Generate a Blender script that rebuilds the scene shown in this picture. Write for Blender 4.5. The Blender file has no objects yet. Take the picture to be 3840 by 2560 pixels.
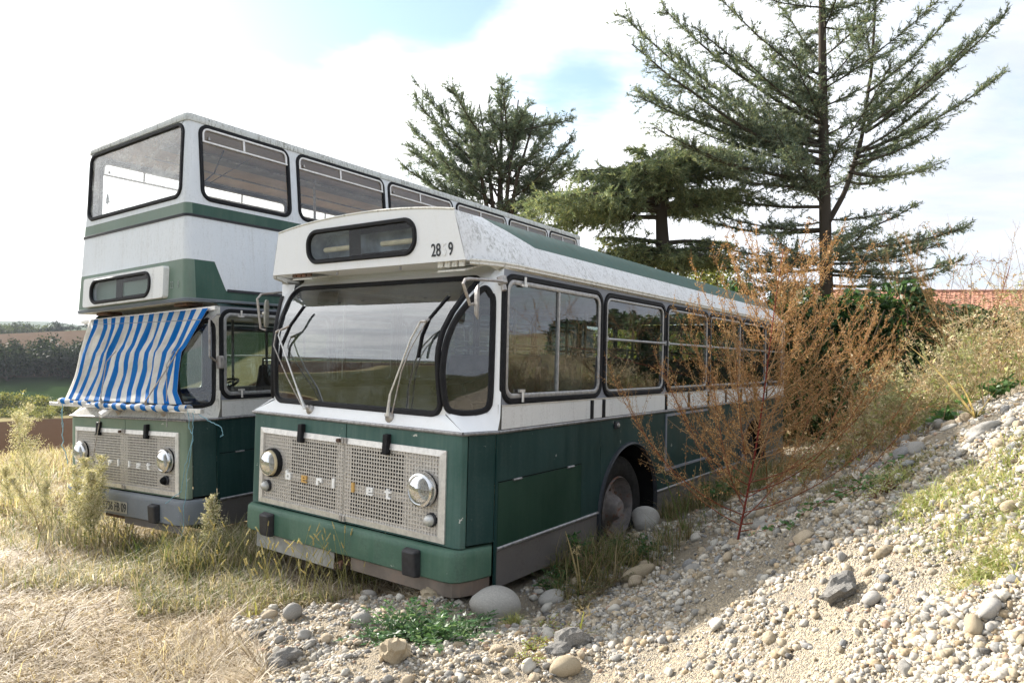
import bpy, math, random
import numpy as np
from mathutils import Vector, Matrix
R_ = math.radians
rng = np.random.default_rng(7); random.seed(7)
scene = bpy.context.scene
COL = scene.collection

# ------------------------------------------------------------------ camera
CAMZ = 2.0
cd = bpy.data.cameras.new('camera'); cam = bpy.data.objects.new('camera', cd); COL.objects.link(cam)
cd.sensor_width = 36.0; cd.lens = 24.0; cd.clip_start = 0.05; cd.clip_end = 9000
cam.location = (0, 0, CAMZ); cam.rotation_euler = (R_(90) - math.atan(32 / 2560.), 0, 0)
scene.camera = cam

# ------------------------------------------------------------------ sun and sky
SUN_EL, SUN_AZ = 24.5, math.degrees(math.atan2(-0.768, 0.645))   # azimuth measured from +Y towards +X (sun ahead and to the left)
az = R_(SUN_AZ); el = R_(SUN_EL)
SUND = Vector((math.sin(az) * math.cos(el), math.cos(az) * math.cos(el), math.sin(el)))
sl = bpy.data.lights.new('sun', 'SUN'); sl.energy = 5.0; sl.angle = R_(0.6); sl.color = (1.0, 0.94, 0.86)
so = bpy.data.objects.new('sun', sl); COL.objects.link(so)
so.rotation_euler = SUND.to_track_quat('Z', 'Y').to_euler(); so.location = (-20, 15, 30)

scene.view_settings.view_transform = 'Standard'; scene.view_settings.look = 'None'
scene.view_settings.exposure = 1.36; scene.view_settings.gamma = 1.0
scene.view_settings.use_curve_mapping = False
scene.cycles.max_bounces = 10; scene.cycles.transparent_max_bounces = 24
scene.cycles.use_denoising = True

# ------------------------------------------------------------------ node helpers
def nd(nt, typ, ins=None, **props):
    n = nt.nodes.new(typ)
    for k, v in props.items(): setattr(n, k, v)
    for k, v in (ins or {}).items():
        s = n.inputs[k]
        if isinstance(v, bpy.types.NodeSocket): nt.links.new(v, s)
        else: s.default_value = v
    return n
def mth(nt, op, a, b=0.0, clamp=False):
    return nd(nt, 'ShaderNodeMath', {0: a, 1: b}, operation=op, use_clamp=clamp).outputs[0]
def mixc(nt, f, a, b, blend='MIX'):
    n = nd(nt, 'ShaderNodeMix', {}, data_type='RGBA', blend_type=blend)
    for i, v in ((0, f), (6, a), (7, b)):
        if isinstance(v, bpy.types.NodeSocket): nt.links.new(v, n.inputs[i])
        else: n.inputs[i].default_value = (*v, 1) if (i and len(v) == 3) else v
    return n.outputs[2]
def noise(nt, vec, scale, detail=4, rough=.55, dist=0):
    return nd(nt, 'ShaderNodeTexNoise', {'Vector': vec, 'Scale': scale, 'Detail': detail, 'Roughness': rough, 'Distortion': dist}).outputs[0]
def smooth(nt, x, a, b):
    return nd(nt, 'ShaderNodeMapRange', {0: x, 1: a, 2: b, 3: 0.0, 4: 1.0}, interpolation_type='SMOOTHSTEP').outputs[0]
def scaled(nt, vec, s):
    return nd(nt, 'ShaderNodeVectorMath', {0: vec, 1: s}, operation='MULTIPLY').outputs[0]

def make_world():
    w = bpy.data.worlds.new('World'); scene.world = w; w.use_nodes = True
    nt = w.node_tree; nt.nodes.clear()
    sky = nd(nt, 'ShaderNodeTexSky', sky_type='NISHITA', sun_disc=False, sun_elevation=el, sun_rotation=az, altitude=200, air_density=1.0, dust_density=1.0, ozone_density=1.0)
    geo = nd(nt, 'ShaderNodeNewGeometry')
    d = nd(nt, 'ShaderNodeVectorMath', {0: geo.outputs['Incoming'], 1: (-1, -1, -1)}, operation='MULTIPLY').outputs[0]
    sp = nd(nt, 'ShaderNodeSeparateXYZ', {0: d})
    zz = mth(nt, 'ADD', mth(nt, 'MAXIMUM', sp.outputs[2], 0.0), 0.16)
    p = nd(nt, 'ShaderNodeCombineXYZ', {0: mth(nt, 'DIVIDE', sp.outputs[0], zz), 1: mth(nt, 'DIVIDE', sp.outputs[1], zz), 2: 0.3}).outputs[0]
    n1 = noise(nt, p, 1.15, 7, .58, .25)
    n2 = noise(nt, scaled(nt, p, (1.0, 2.2, 1)), 3.4, 5, .6)
    cover = mth(nt, 'ADD', n1, mth(nt, 'MULTIPLY', n2, .16))
    # openings in the cloud deck where blue shows (directions in the sky)
    def gap(v, wdt, amt):
        dv = Vector(v).normalized()
        dp = nd(nt, 'ShaderNodeVectorMath', {0: d, 1: tuple(dv)}, operation='DOT_PRODUCT').outputs['Value']
        return mth(nt, 'MULTIPLY', smooth(nt, dp, math.cos(R_(wdt)), 1.0), amt)
    for v, wd, am in (((-.68, 1, .52), 8, .28), ((-.50, 1, .53), 8, .32), ((-.34, 1, .53), 9, .34), ((-.16, 1, .52), 8, .32), ((-.05, 1, .56), 8, .30), ((.06, 1, .37), 6, .10), ((.10, 1, .31), 5, .11), ((.18, 1, .35), 5, .08), ((-.62, 1, .30), 9, .06), ((-.35, 1, .40), 8, .05), ((.62, 1, .30), 10, .07), ((.6, .3, .9), 22, .25), ((-.2, -1, .7), 25, .22), ((.9, -.4, .5), 16, .2)):
        cover = mth(nt, 'SUBTRACT', cover, gap(v, wd, am))
    mask = smooth(nt, cover, .25, .58)
    ds = nd(nt, 'ShaderNodeVectorMath', {0: d, 1: tuple(SUND)}, operation='DOT_PRODUCT').outputs['Value']
    near = smooth(nt, ds, .15, 1.0)
    thick = smooth(nt, noise(nt, scaled(nt, p, (1, 1.7, 1)), 1.7, 6, .6), .35, .72)
    lit = mixc(nt, near, (3.7, 3.9, 4.25), (8.6, 8.5, 8.3))
    dark = mixc(nt, near, (2.95, 3.2, 3.65), (6.0, 6.0, 6.05))
    cloud = mixc(nt, thick, lit, dark)
    skyc = mixc(nt, 1.0, sky.outputs[0], (.72, .82, .82), 'MULTIPLY')
    veil = mixc(nt, .30, skyc, (3.2, 3.9, 4.3))
    c = mixc(nt, mask, veil, cloud)
    bg = nd(nt, 'ShaderNodeBackground', {0: c, 1: 0.112})
    out = nd(nt, 'ShaderNodeOutputWorld', {0: bg.outputs[0]})
make_world()

# ------------------------------------------------------------------ materials
MATS = {}
def new_mat(name):
    m = bpy.data.materials.new(name); m.use_nodes = True; MATS[name] = m
    nt = m.node_tree; nt.nodes.clear()
    return m, nt
def out(nt, sh): nd(nt, 'ShaderNodeOutputMaterial', {0: sh})
def bsdf(nt, col, rough=.5, metal=0.0, bump=None, spec=.5, **kw):
    ins = {'Base Color': (*col, 1) if isinstance(col, tuple) and len(col) == 3 else col, 'Roughness': rough, 'Metallic': metal, 'Specular IOR Level': spec}
    if bump is not None: ins['Normal'] = bump
    ins.update(kw)
    return nd(nt, 'ShaderNodeBsdfPrincipled', ins).outputs[0]
def bump(nt, h, strength=.3, dist=.01):
    return nd(nt, 'ShaderNodeBump', {'Height': h, 'Strength': strength, 'Distance': dist}).outputs[0]
def coord(nt, which='Object'): return nd(nt, 'ShaderNodeTexCoord').outputs[which]

def paint(name, base, faded, dirt=(.12, .10, .07), dirt_amt=.35, streak=.3, rough=.38, lichen=0.0, chips=0.0, zone=None, metal=0.0):
    """weathered vehicle paint; zone(nt, xyz) -> list of (mask, base, faded) for painted bands"""
    m, nt = new_mat(name); co = coord(nt)
    big = noise(nt, co, 1.6, 5, .6); strk = noise(nt, scaled(nt, co, (14, 14, .7)), 1.0, 5, .65); fine = noise(nt, co, 55, 3, .6)
    ff = smooth(nt, mth(nt, 'ADD', mth(nt, 'MULTIPLY', big, .6), mth(nt, 'MULTIPLY', strk, .4)), .36, .66)
    c = mixc(nt, ff, base, faded)
    if zone:
        xyz = nd(nt, 'ShaderNodeSeparateXYZ', {0: co})
        for mask, b2, f2 in zone(nt, xyz.outputs[0], xyz.outputs[1], xyz.outputs[2]):
            c = mixc(nt, mask, c, mixc(nt, ff, b2, f2))
    dm = mth(nt, 'MULTIPLY', smooth(nt, mth(nt, 'ADD', mth(nt, 'MULTIPLY', strk, .62), mth(nt, 'MULTIPLY', fine, .38)), .47, .72), dirt_amt * streak * 3)
    c = mixc(nt, dm, c, dirt)
    if lichen:
        sp = noise(nt, scaled(nt, co, (55, 55, 13)), 1.0, 6, .75)
        lm = mth(nt, 'MULTIPLY', smooth(nt, mth(nt, 'ADD', mth(nt, 'MULTIPLY', sp, .72), mth(nt, 'MULTIPLY', big, .28)), .50, .64), lichen)
        c = mixc(nt, lm, c, (.10, .105, .07))
    rr = mth(nt, 'ADD', rough, mth(nt, 'MULTIPLY', ff, .2))
    if chips:
        ch = noise(nt, co, 7.5, 6, .7)
        cm = mth(nt, 'MULTIPLY', smooth(nt, ch, .665, .675), chips)
        c = mixc(nt, cm, c, (.55, .55, .50))
        sc_ = noise(nt, scaled(nt, co, (3, 3, 26)), 1.0, 4, .8)
        c = mixc(nt, mth(nt, 'MULTIPLY', smooth(nt, sc_, .70, .78), .35), c, (.42, .46, .42))
    bm = bump(nt, mth(nt, 'ADD', noise(nt, co, 2.6, 3), mth(nt, 'MULTIPLY', noise(nt, co, 60, 2), .03)), .22, .03)
    out(nt, bsdf(nt, c, rr, metal, bm, .34)); return m

def plain(name, col, rough=.5, metal=0.0, var=.25, scale=12, bumps=.1, rust=0.0, spec=.5):
    m, nt = new_mat(name); co = coord(nt)
    n = noise(nt, co, scale, 5, .6)
    c = mixc(nt, smooth(nt, n, .3, .7), tuple(x * (1 - var) for x in col), tuple(min(1, x * (1 + var)) for x in col))
    if rust:
        r = noise(nt, co, scale * .5, 6, .7)
        c = mixc(nt, mth(nt, 'MULTIPLY', smooth(nt, r, .5, .62), rust), c, (.16, .055, .02))
    out(nt, bsdf(nt, c, rough, metal, bump(nt, noise(nt, co, scale * 5, 3), bumps, .004), spec)); return m

def glass(name, tint=(.86, .9, .88), dust=.06, dustcol=(.5, .48, .42), refl=1.0, rough=.012):
    m, nt = new_mat(name); co = coord(nt)
    tr = nd(nt, 'ShaderNodeBsdfTransparent', {0: (*tint, 1)}).outputs[0]
    wav = bump(nt, noise(nt, scaled(nt, co, (1.3, 1.3, 2.2)), 1.0, 2), .06, .02)
    gl = nd(nt, 'ShaderNodeBsdfGlossy', {'Color': (.95, .97, 1, 1), 'Roughness': rough, 'Normal': wav}).outputs[0]
    fr = nd(nt, 'ShaderNodeFresnel', {'IOR': 1.62}).outputs[0]
    fr = mth(nt, 'MULTIPLY', mth(nt, 'ADD', fr, .05), refl, True)
    s = nd(nt, 'ShaderNodeMixShader', {0: fr, 1: tr, 2: gl}).outputs[0]
    n = noise(nt, scaled(nt, co, (3, 3, 5)), 1.0, 7, .7)
    sp = noise(nt, co, 160, 2, .5)
    dm = mth(nt, 'MULTIPLY', mth(nt, 'ADD', smooth(nt, n, .35, .75), smooth(nt, sp, .66, .74)), dust)
    df = nd(nt, 'ShaderNodeBsdfDiffuse', {0: (*dustcol, 1)}).outputs[0]
    s = nd(nt, 'ShaderNodeMixShader', {0: dm, 1: s, 2: df}).outputs[0]
    out(nt, s); return m

def foliage(name, transl=.35, rough=.6, spec=.25):
    m, nt = new_mat(name)
    at = nd(nt, 'ShaderNodeAttribute', attribute_name='Col').outputs['Color']
    p = bsdf(nt, at, rough, 0, None, spec)
    t = nd(nt, 'ShaderNodeBsdfTranslucent', {0: mixc(nt, 1.0, at, (1.25, 1.2, .75), 'MULTIPLY')}).outputs[0]
    out(nt, nd(nt, 'ShaderNodeMixShader', {0: transl, 1: p, 2: t}).outputs[0]); return m

# ------------------------------------------------------------------ mesh helpers
def link(o, parent=None):
    COL.objects.link(o)
    if parent is not None: o.parent = parent
    return o
def tag(o, label=None, cat=None, group=None, kind=None):
    if label: o['label'] = label
    if cat: o['category'] = cat
    if group: o['group'] = group
    if kind: o['kind'] = kind
    return o
def fast_mesh(name, V, polys, cols=None, smooth_=False):
    """V (n,3); polys: list of int arrays (m,k), k = 3 or 4"""
    V = np.asarray(V, np.float32); me = bpy.data.meshes.new(name)
    me.vertices.add(len(V)); me.vertices.foreach_set('co', V.ravel())
    polys = [np.asarray(p, np.int32) for p in polys if len(p)]
    nl = sum(p.size for p in polys); npol = sum(len(p) for p in polys)
    me.loops.add(nl); me.polygons.add(npol)
    me.loops.foreach_set('vertex_index', np.concatenate([p.ravel() for p in polys]))
    tot = np.concatenate([np.full(len(p), p.shape[1], np.int32) for p in polys])
    start = np.concatenate([[0], np.cumsum(tot)[:-1]]).astype(np.int32)
    me.polygons.foreach_set('loop_start', start); me.polygons.foreach_set('loop_total', tot)
    if smooth_: me.polygons.foreach_set('use_smooth', np.ones(npol, bool))
    me.update(calc_edges=True)
    if cols is not None:
        a = me.color_attributes.new('Col', 'FLOAT_COLOR', 'POINT')
        c = np.ones((len(V), 4), np.float32); c[:, :3] = cols; a.data.foreach_set('color', c.ravel())
    return me
def obj(name, me, mat=None, parent=None):
    o = bpy.data.objects.new(name, me)
    if mat is not None:
        for m in (mat if isinstance(mat, (list, tuple)) else [mat]):
            me.materials.append(MATS[m] if isinstance(m, str) else m)
    return link(o, parent)
def empty(name, loc=(0, 0, 0)):
    e = bpy.data.objects.new(name, None); e.empty_display_size = .2; e.location = loc
    return link(e)

class MB:
    def __init__(s): s.V = []; s.F = []
    def add(s, V, F):
        o = len(s.V); s.V += [tuple(map(float, v)) for v in V]; s.F += [tuple(i + o for i in f) for f in F]
    def box(s, x0, x1, y0, y1, z0, z1):
        s.add([(x, y, z) for x in (x0, x1) for y in (y0, y1) for z in (z0, z1)],
              [(0, 1, 3, 2), (4, 6, 7, 5), (0, 4, 5, 1), (2, 3, 7, 6), (0, 2, 6, 4), (1, 5, 7, 3)])
    def hexa(s, P):   # 8 points: 4 bottom, 4 top
        s.add(P, [(3, 2, 1, 0), (4, 5, 6, 7), (0, 1, 5, 4), (1, 2, 6, 5), (2, 3, 7, 6), (3, 0, 4, 7)])
    def bar(s, a, b, r, n=6, r2=None): s.tube([a, b], r, n, r2=r2)
    def tube(s, path, r, n=6, closed=False, r2=None, cap=True):
        P = [Vector(p) for p in path]; m = len(P); rings = []
        up = Vector((0, 0, 1)); prev = None
        for i in range(m):
            if closed: t = P[(i + 1) % m] - P[i - 1]
            else: t = P[min(i + 1, m - 1)] - P[max(i - 1, 0)]
            t.normalize()
            if prev is None:
                a = t.cross(up if abs(t.z) < .9 else Vector((1, 0, 0))).normalized()
            else: a = (prev - t * prev.dot(t)).normalized()
            prev = a; b = t.cross(a)
            ri = r if not isinstance(r, (list, tuple)) else r[i]
            if r2 is not None: ri = r + (r2 - r) * i / max(1, m - 1)
            rings.append([P[i] + a * (ri * math.cos(2 * math.pi * k / n)) + b * (ri * math.sin(2 * math.pi * k / n)) for k in range(n)])
        V = [p for rg in rings for p in rg]; F = []
        for i in range(m if closed else m - 1):
            j = (i + 1) % m
            for k in range(n): F.append((i * n + k, i * n + (k + 1) % n, j * n + (k + 1) % n, j * n + k))
        if cap and not closed: F.append(tuple(range(n))[::-1]); F.append(tuple((m - 1) * n + k for k in range(n)))
        s.add(V, F)
    def sweep(s, path, normals, prof, closed=True):
        """profile points (side, out); side = tangent x normal"""
        P = [Vector(p) for p in path]; m = len(P); n = len(prof); V = []
        for i in range(m):
            t = (P[(i + 1) % m] - P[i - 1]) if closed else (P[min(i + 1, m - 1)] - P[max(i - 1, 0)])
            t.normalize(); nr = Vector(normals[i] if isinstance(normals, list) else normals).normalized()
            sd = t.cross(nr).normalized(); nr = sd.cross(t)
            V += [P[i] + sd * a + nr * b for a, b in prof]
        F = []
        for i in range(m if closed else m - 1):
            j = (i + 1) % m
            for k in range(n): F.append((i * n + k, i * n + (k + 1) % n, j * n + (k + 1) % n, j * n + k))
        if not closed: F.append(tuple(range(n))[::-1]); F.append(tuple((m - 1) * n + k for k in range(n)))
        s.add(V, F)
    def lathe(s, prof, c, axis, n=24):
        """prof (r, h) about axis through c"""
        ax = Vector(axis).normalized(); a = ax.orthogonal().normalized(); b = ax.cross(a); c = Vector(c); V = []
        for r, h in prof:
            V += [c + ax * h + a * (r * math.cos(2 * math.pi * k / n)) + b * (r * math.sin(2 * math.pi * k / n)) for k in range(n)]
        F = [(i * n + k, i * n + (k + 1) % n, (i + 1) * n + (k + 1) % n, (i + 1) * n + k) for i in range(len(prof) - 1) for k in range(n)]
        s.add(V, F)
    def grid(s, G):
        h = len(G); w = len(G[0]); s.add([p for r in G for p in r], [(i * w + j, i * w + j + 1, (i + 1) * w + j + 1, (i + 1) * w + j) for i in range(h - 1) for j in range(w - 1)])
    def bridge(s, A, B, closed=True):
        n = len(A); s.add(list(A) + list(B), [(i, (i + 1) % n, n + (i + 1) % n, n + i) for i in range(n if closed else n - 1)])
    def poly(s, P): s.add(P, [tuple(range(len(P)))])
    def plate(s, P, off):   # polygon with thickness
        n = len(P); Q = [tuple(Vector(p) + Vector(off)) for p in P]
        s.add(list(P) + Q, [tuple(range(n)), tuple(range(2 * n - 1, n - 1, -1))] + [(i, n + i, n + (i + 1) % n, (i + 1) % n) for i in range(n)])
    def build(s, name, mat, parent=None, smooth_=False, bevel=0, off=None, ang=35):
        me = bpy.data.meshes.new(name); me.from_pydata(s.V, [], s.F); me.update()
        if smooth_:
            me.shade_smooth(); me.set_sharp_from_angle(angle=R_(ang))
        o = obj(name, me, mat, parent)
        if off is not None: o.location = off
        if bevel:
            b = o.modifiers.new('bevel', 'BEVEL'); b.width = bevel; b.segments = 2; b.limit_method = 'ANGLE'; b.angle_limit = R_(40)
        return o

def rr(a0, a1, b0, b1, r, n=6):
    P = []
    for cx, cy, s in ((a1 - r, b0 + r, -90), (a1 - r, b1 - r, 0), (a0 + r, b1 - r, 90), (a0 + r, b0 + r, 180)):
        for k in range(n + 1):
            t = R_(s + 90 * k / n); P.append((cx + r * math.cos(t), cy + r * math.sin(t)))
    return P
def cast(poly, c, ang):
    dx, dy = math.cos(ang), math.sin(ang); best = None; n = len(poly)
    for i in range(n):
        x1, y1 = poly[i][0] - c[0], poly[i][1] - c[1]; x2, y2 = poly[(i + 1) % n][0] - c[0], poly[(i + 1) % n][1] - c[1]
        ex, ey = x2 - x1, y2 - y1; det = dx * -ey + dy * ex
        if abs(det) < 1e-12: continue
        t = (x1 * -ey + y1 * ex) / det; u = (dx * y1 - dy * x1) / det
        if t > 0 and -1e-9 <= u <= 1 + 1e-9 and (best is None or t > best): best = t
    return (c[0] + dx * best, c[1] + dy * best)
def ring2(inner, outer, c=None):
    """matching inner and outer rings (star-shaped about c)"""
    if c is None: c = (sum(p[0] for p in inner) / len(inner), sum(p[1] for p in inner) / len(inner))
    an = sorted({round(math.atan2(p[1] - c[1], p[0] - c[0]), 7) for p in list(inner) + list(outer)})
    return [cast(inner, c, a) for a in an], [cast(outer, c, a) for a in an]
GASK = [(-.022, -.012), (-.022, .006), (-.012, .018), (.012, .018), (.022, .006), (.022, -.012)]
FRAME = [(-.014, -.004), (-.014, .010), (-.009, .014), (.009, .014), (.014, .010), (.014, -.004)]
def text_mesh(txt, size, sx=.75, bold=.0):
    cu = bpy.data.curves.new('text', 'FONT'); cu.body = txt; cu.size = size; cu.offset = bold; cu.extrude = .0012
    ob = bpy.data.objects.new('text', cu); COL.objects.link(ob)
    me = bpy.data.meshes.new_from_object(ob); bpy.data.objects.remove(ob)
    V = np.zeros(len(me.vertices) * 3, np.float32); me.vertices.foreach_get('co', V); V = V.reshape(-1, 3); V[:, 0] *= sx
    me.vertices.foreach_set('co', V.ravel()); me.update(); return me, V[:, 0].max(), V[:, 1].max()
def rot3(yaw, pitch, roll):
    return Matrix.Rotation(R_(yaw), 3, 'Z') @ Matrix.Rotation(R_(pitch), 3, 'X') @ Matrix.Rotation(R_(roll), 3, 'Y')
RA, TA = rot3(-35.476, -2.472, -.107), Vector((-1.279, 5.204, -.676 + CAMZ))
RB, TB = rot3(-33.162, -1.589, -2.521), Vector((-4.146, 7.282, -.907 + CAMZ))
def wA(u, v, z): return TA + RA @ Vector((u, v, z))
def wB(u, v, z): return TB + RB @ Vector((u, v, z))
PIT = math.atan(-32 / 2560.)
def ray(px, py):      # photograph pixel (3840 wide) -> direction
    x, z = (px - 1920) / 2560., -(py - 1280) / 2560.
    return Vector((x, math.cos(PIT) - math.sin(PIT) * z, math.sin(PIT) + math.cos(PIT) * z))
def at_depth(px, py, dist):
    r = ray(px, py); return Vector((0, 0, CAMZ)) + r * (dist / r.y)
def at_z(px, py, z):
    r = ray(px, py); return Vector((0, 0, CAMZ)) + r * ((z - CAMZ) / r.z)
# ------------------------------------------------------------------ terrain
def vnoise(x, y, seed=0):
    """smooth value noise, numpy"""
    xi = np.floor(x).astype(np.int64); yi = np.floor(y).astype(np.int64); fx = x - xi; fy = y - yi
    fx = fx * fx * (3 - 2 * fx); fy = fy * fy * (3 - 2 * fy)
    def h(a, b):
        n = (a * 374761393 + b * 668265263 + seed * 1442695041) & 0xffffffff
        n = ((n ^ (n >> 13)) * 1274126177) & 0xffffffff
        return ((n ^ (n >> 16)) & 0xffff) / 65535.0
    return (h(xi, yi) * (1 - fx) + h(xi + 1, yi) * fx) * (1 - fy) + (h(xi, yi + 1) * (1 - fx) + h(xi + 1, yi + 1) * fx) * fy
def fbm(x, y, seed=0, oct=4):
    s = 0; a = .5
    for o in range(oct): s = s + a * (vnoise(x * 2 ** o, y * 2 ** o, seed + o) - .5); a *= .5
    return s
CP = []
for px, py, z in ((0, 2560, 0), (300, 2300, -.02), (600, 2560, .04), (1000, 2560, .24), (1400, 2560, .36), (1920, 2560, .41), (2400, 2520, .46),
                  (880, 2340, .08), (1300, 2300, .17), (1700, 2330, .14), (1950, 2310, .13), (2350, 2240, .26)):
    p = at_z(px, py, z); CP.append((p.x, p.y, z))
for u, v, z in ((-1.2, 0, -1.36), (-1.2, 4, -1.37), (-1.2, 8, -1.4), (-.2, -.15, -1.3), (.6, -.1, -1.2), (1.12, -.12, -1.06), (0, 10, -1.1), (0, 4, -1.36)):
    p = wA(u, v, z); CP.append(tuple(p))
# the heap rises away from the bus side: (distance along bus, [(across, height above field)])
for v, row in ((.14, [(1.3, .20), (1.9, .28), (2.55, .49), (3.0, .85), (3.56, 1.24), (4.1, 1.61), (4.6, 1.84), (5.5, 1.95)]), (2, [(1.3, .15), (2.0, .34), (2.6, .66), (3.2, 1.05), (3.8, 1.42), (4.5, 1.72), (5.5, 1.88)]),
               (4, [(1.3, .12), (2.0, .32), (2.8, .70), (3.6, 1.08), (4.5, 1.42), (6, 1.6)]), (6.5, [(1.35, .05), (2.2, .25), (3.5, .65), (5, 1.0), (7, 1.15)]), (9, [(1.3, 0), (3, .3), (5, .65), (7, .85)])):
    for u, z in row:
        p = wA(u, v, 0); CP.append((p.x, p.y, z))
for u, v, z in ((-1, -.2, -1.42), (1, -.2, -1.42), (1.3, 3, -1.4), (-1.3, 3, -1.45), (0, 8, -1.45), (0, 4, -1.42)):
    CP.append(tuple(wB(u, v, z)))
CP += [(1.28, 1.71, 1.12), (.98, 2.345, .80), (.55, 2.6, .48), (.1, 2.2, .34), (.2, 0, .45), (1.5, 0, 1.35), (2.6, 0, 1.8), (2.9, 1.9, 1.95), (-2, 0, .12), (4.5, 2, 2.6), (4.9, 4.6, 2.3), (6.2, 3.6, 2.75), (0, -4, .4), (6, 0, 2.6), (-5, 3, 0), (-5, 6, -.07), (-3, 6.2, -.06),
       (-9, 7, -.35), (-8, 11, -.5), (-12, 14, -.85), (-11, 18, -1.1), (-16, 10, -1.1), (-14, 4, -.5), (-8, 0, -.1), (2, 16, .2), (0, 20, .2), (8, 18, .6), (-6, 22, -.6), (12, 25, .8), (13, 14, 1.2), (-16, 24, -2.0), (-22, 16, -2.2), (20, 6, 1.6), (0, 32, .4), (24, 32, 1.0), (9, 7, 2.1)]
CP = np.array(CP)
def _rbf(r): return np.where(r > 1e-9, r * r * np.log(r + 1e-12), 0.0)
_n = len(CP); _D = np.hypot(CP[:, None, 0] - CP[None, :, 0], CP[:, None, 1] - CP[None, :, 1])
_A = np.zeros((_n + 3, _n + 3)); _A[:_n, :_n] = _rbf(_D) + np.eye(_n) * .02; _A[:_n, _n] = 1; _A[:_n, _n + 1:] = CP[:, :2]; _A[_n:, :_n] = _A[:_n, _n:].T
_W = np.linalg.solve(_A, np.concatenate([CP[:, 2], [0, 0, 0]]))
def near_h(x, y):
    s = np.zeros_like(x)
    for i in range(_n): s = s + _W[i] * _rbf(np.hypot(x - CP[i, 0], y - CP[i, 1]))
    return s + _W[_n] + _W[_n + 1] * x + _W[_n + 2] * y
FD = np.array([-500, 0, 22, 40, 80, 137, 196, 254, 320, 400, 480, 540, 700, 1500, 3000, 6000.])
FZ = np.array([1, .5, -1.6, -4.5, -9.5, -12.5, -15, -13, -7.5, -.5, 3.2, 3.4, -2, 8, 45, 55.])
def sstep(x, a, b):
    t = np.clip((x - a) / (b - a), 0, 1); return t * t * (3 - 2 * t)
def far_h(x, y):
    d = -.55 * x + .83 * y; p = .83 * x + .55 * y
    hv = np.interp(d, FD, FZ)
    hv = hv + fbm(x / 90, y / 90, 5, 3) * 2.5 * sstep(d, 60, 300)
    hv = hv + sstep(d, 280, 470) * (1 - sstep(d, 540, 700)) * np.clip(p, -60, 60) * .06
    k = sstep(p, 14, 60)
    return hv * (1 - k) + (1.0 + .006 * np.maximum(d, 0)) * k
def gravel_mask(x, y):
    """1 on the gravel heap, 0 on the field"""
    # edge of the heap: polyline in the plane, gravel on its right
    E = [(-2.0, -2), (-1.55, 2.0), (-1.25, 3.55)] + [tuple(at_z(px, py, z)[:2]) for px, py, z in ((880, 2340, .08), (1120, 2240, .12), (1400, 2200, .15))] + [tuple(wA(.85, -.12, 0)[:2]), tuple(wA(.9, 1, 0)[:2]), tuple(wA(.9, 9, 0)[:2])]
    best = np.full(np.shape(x), 1e9); PG = E + [(14, 17), (14, -6), (-2, -6)]; ins = np.zeros(np.shape(x), bool)
    for (x1, y1), (x2, y2) in zip(PG, PG[1:] + PG[:1]):
        ins ^= ((y1 > y) != (y2 > y)) & (x < (x2 - x1) * (y - y1) / (y2 - y1 + 1e-12) + x1)
    sgn = np.where(ins, 1.0, -1.0)
    for (x1, y1), (x2, y2) in zip(E[:-1], E[1:]):
        dx, dy = x2 - x1, y2 - y1; L = dx * dx + dy * dy
        t = np.clip(((x - x1) * dx + (y - y1) * dy) / L, 0, 1)
        best = np.minimum(best, np.hypot(x - x1 - t * dx, y - y1 - t * dy))
    g = sstep(best * sgn + .25 * fbm(x * 2.2, y * 2.2, 3), -.06, .10)
    return g * (1 - sstep(y, 13, 16))
def H_exact(x, y):
    x = np.asarray(x, float); y = np.asarray(y, float)
    r = np.hypot(x, y - 6); k = sstep(r, 16, 30)
    k = np.maximum(k, sstep(-.55 * x + .83 * y, 18, 26) * (1 - sstep(.83 * x + .55 * y, 8, 16)))
    inn = k < 1
    h = np.zeros(x.shape); 
    hn = near_h(np.where(inn, x, 0), np.where(inn, y, 6))
    h = hn * (1 - k) + far_h(x, y) * k
    g = gravel_mask(x, y) * (1 - k)
    h = h + g * (fbm(x * 1.7, y * 1.7, 11, 3) * .13 + fbm(x * 6, y * 6, 21, 4) * .095) + (1 - g) * (1 - k) * fbm(x * 1.1, y * 1.1, 31, 3) * .06
    return h
_GX, _GY, _GS = -9.0, -.5, .04
_gx, _gy = np.meshgrid(np.arange(_GX, 9.5, _GS), np.arange(_GY, 14.5, _GS)); _GZ = H_exact(_gx, _gy)
def H(x, y):
    """height from a fine lookup near the buses, exact beyond"""
    x = np.asarray(x, float); y = np.asarray(y, float); fx = (x - _GX) / _GS; fy = (y - _GY) / _GS
    inn = (fx >= 0) & (fy >= 0) & (fx < _GZ.shape[1] - 1.001) & (fy < _GZ.shape[0] - 1.001)
    fx = np.where(inn, fx, 0); fy = np.where(inn, fy, 0); i = fx.astype(int); j = fy.astype(int); a = fx - i; b = fy - j
    h = (_GZ[j, i] * (1 - a) + _GZ[j, i + 1] * a) * (1 - b) + (_GZ[j + 1, i] * (1 - a) + _GZ[j + 1, i + 1] * a) * b
    if not inn.all(): h = np.where(inn, h, 0); h[~inn] = H_exact(x[~inn], y[~inn])
    return h
def h1(x, y): return float(H(np.array([x]), np.array([y]))[0])
def normal_at(x, y, e=.03):
    x = np.asarray(x); y = np.asarray(y)
    n = np.stack([-(H(x + e, y) - H(x - e, y)) / (2 * e), -(H(x, y + e) - H(x, y - e)) / (2 * e), np.ones(np.shape(x))], -1)
    return n / np.linalg.norm(n, axis=-1, keepdims=True)
def ground_hit(px, py):
    r = ray(px, py); lo = 1.5
    d = np.concatenate([np.arange(1.5, 30, .01), np.arange(30, 900, .5)])
    P = np.array([[r.x / r.y * k, k, CAMZ + r.z / r.y * k] for k in d]); hh = H(P[:, 0], P[:, 1])
    i = np.argmax(P[:, 2] < hh); return Vector(P[i])
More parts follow.
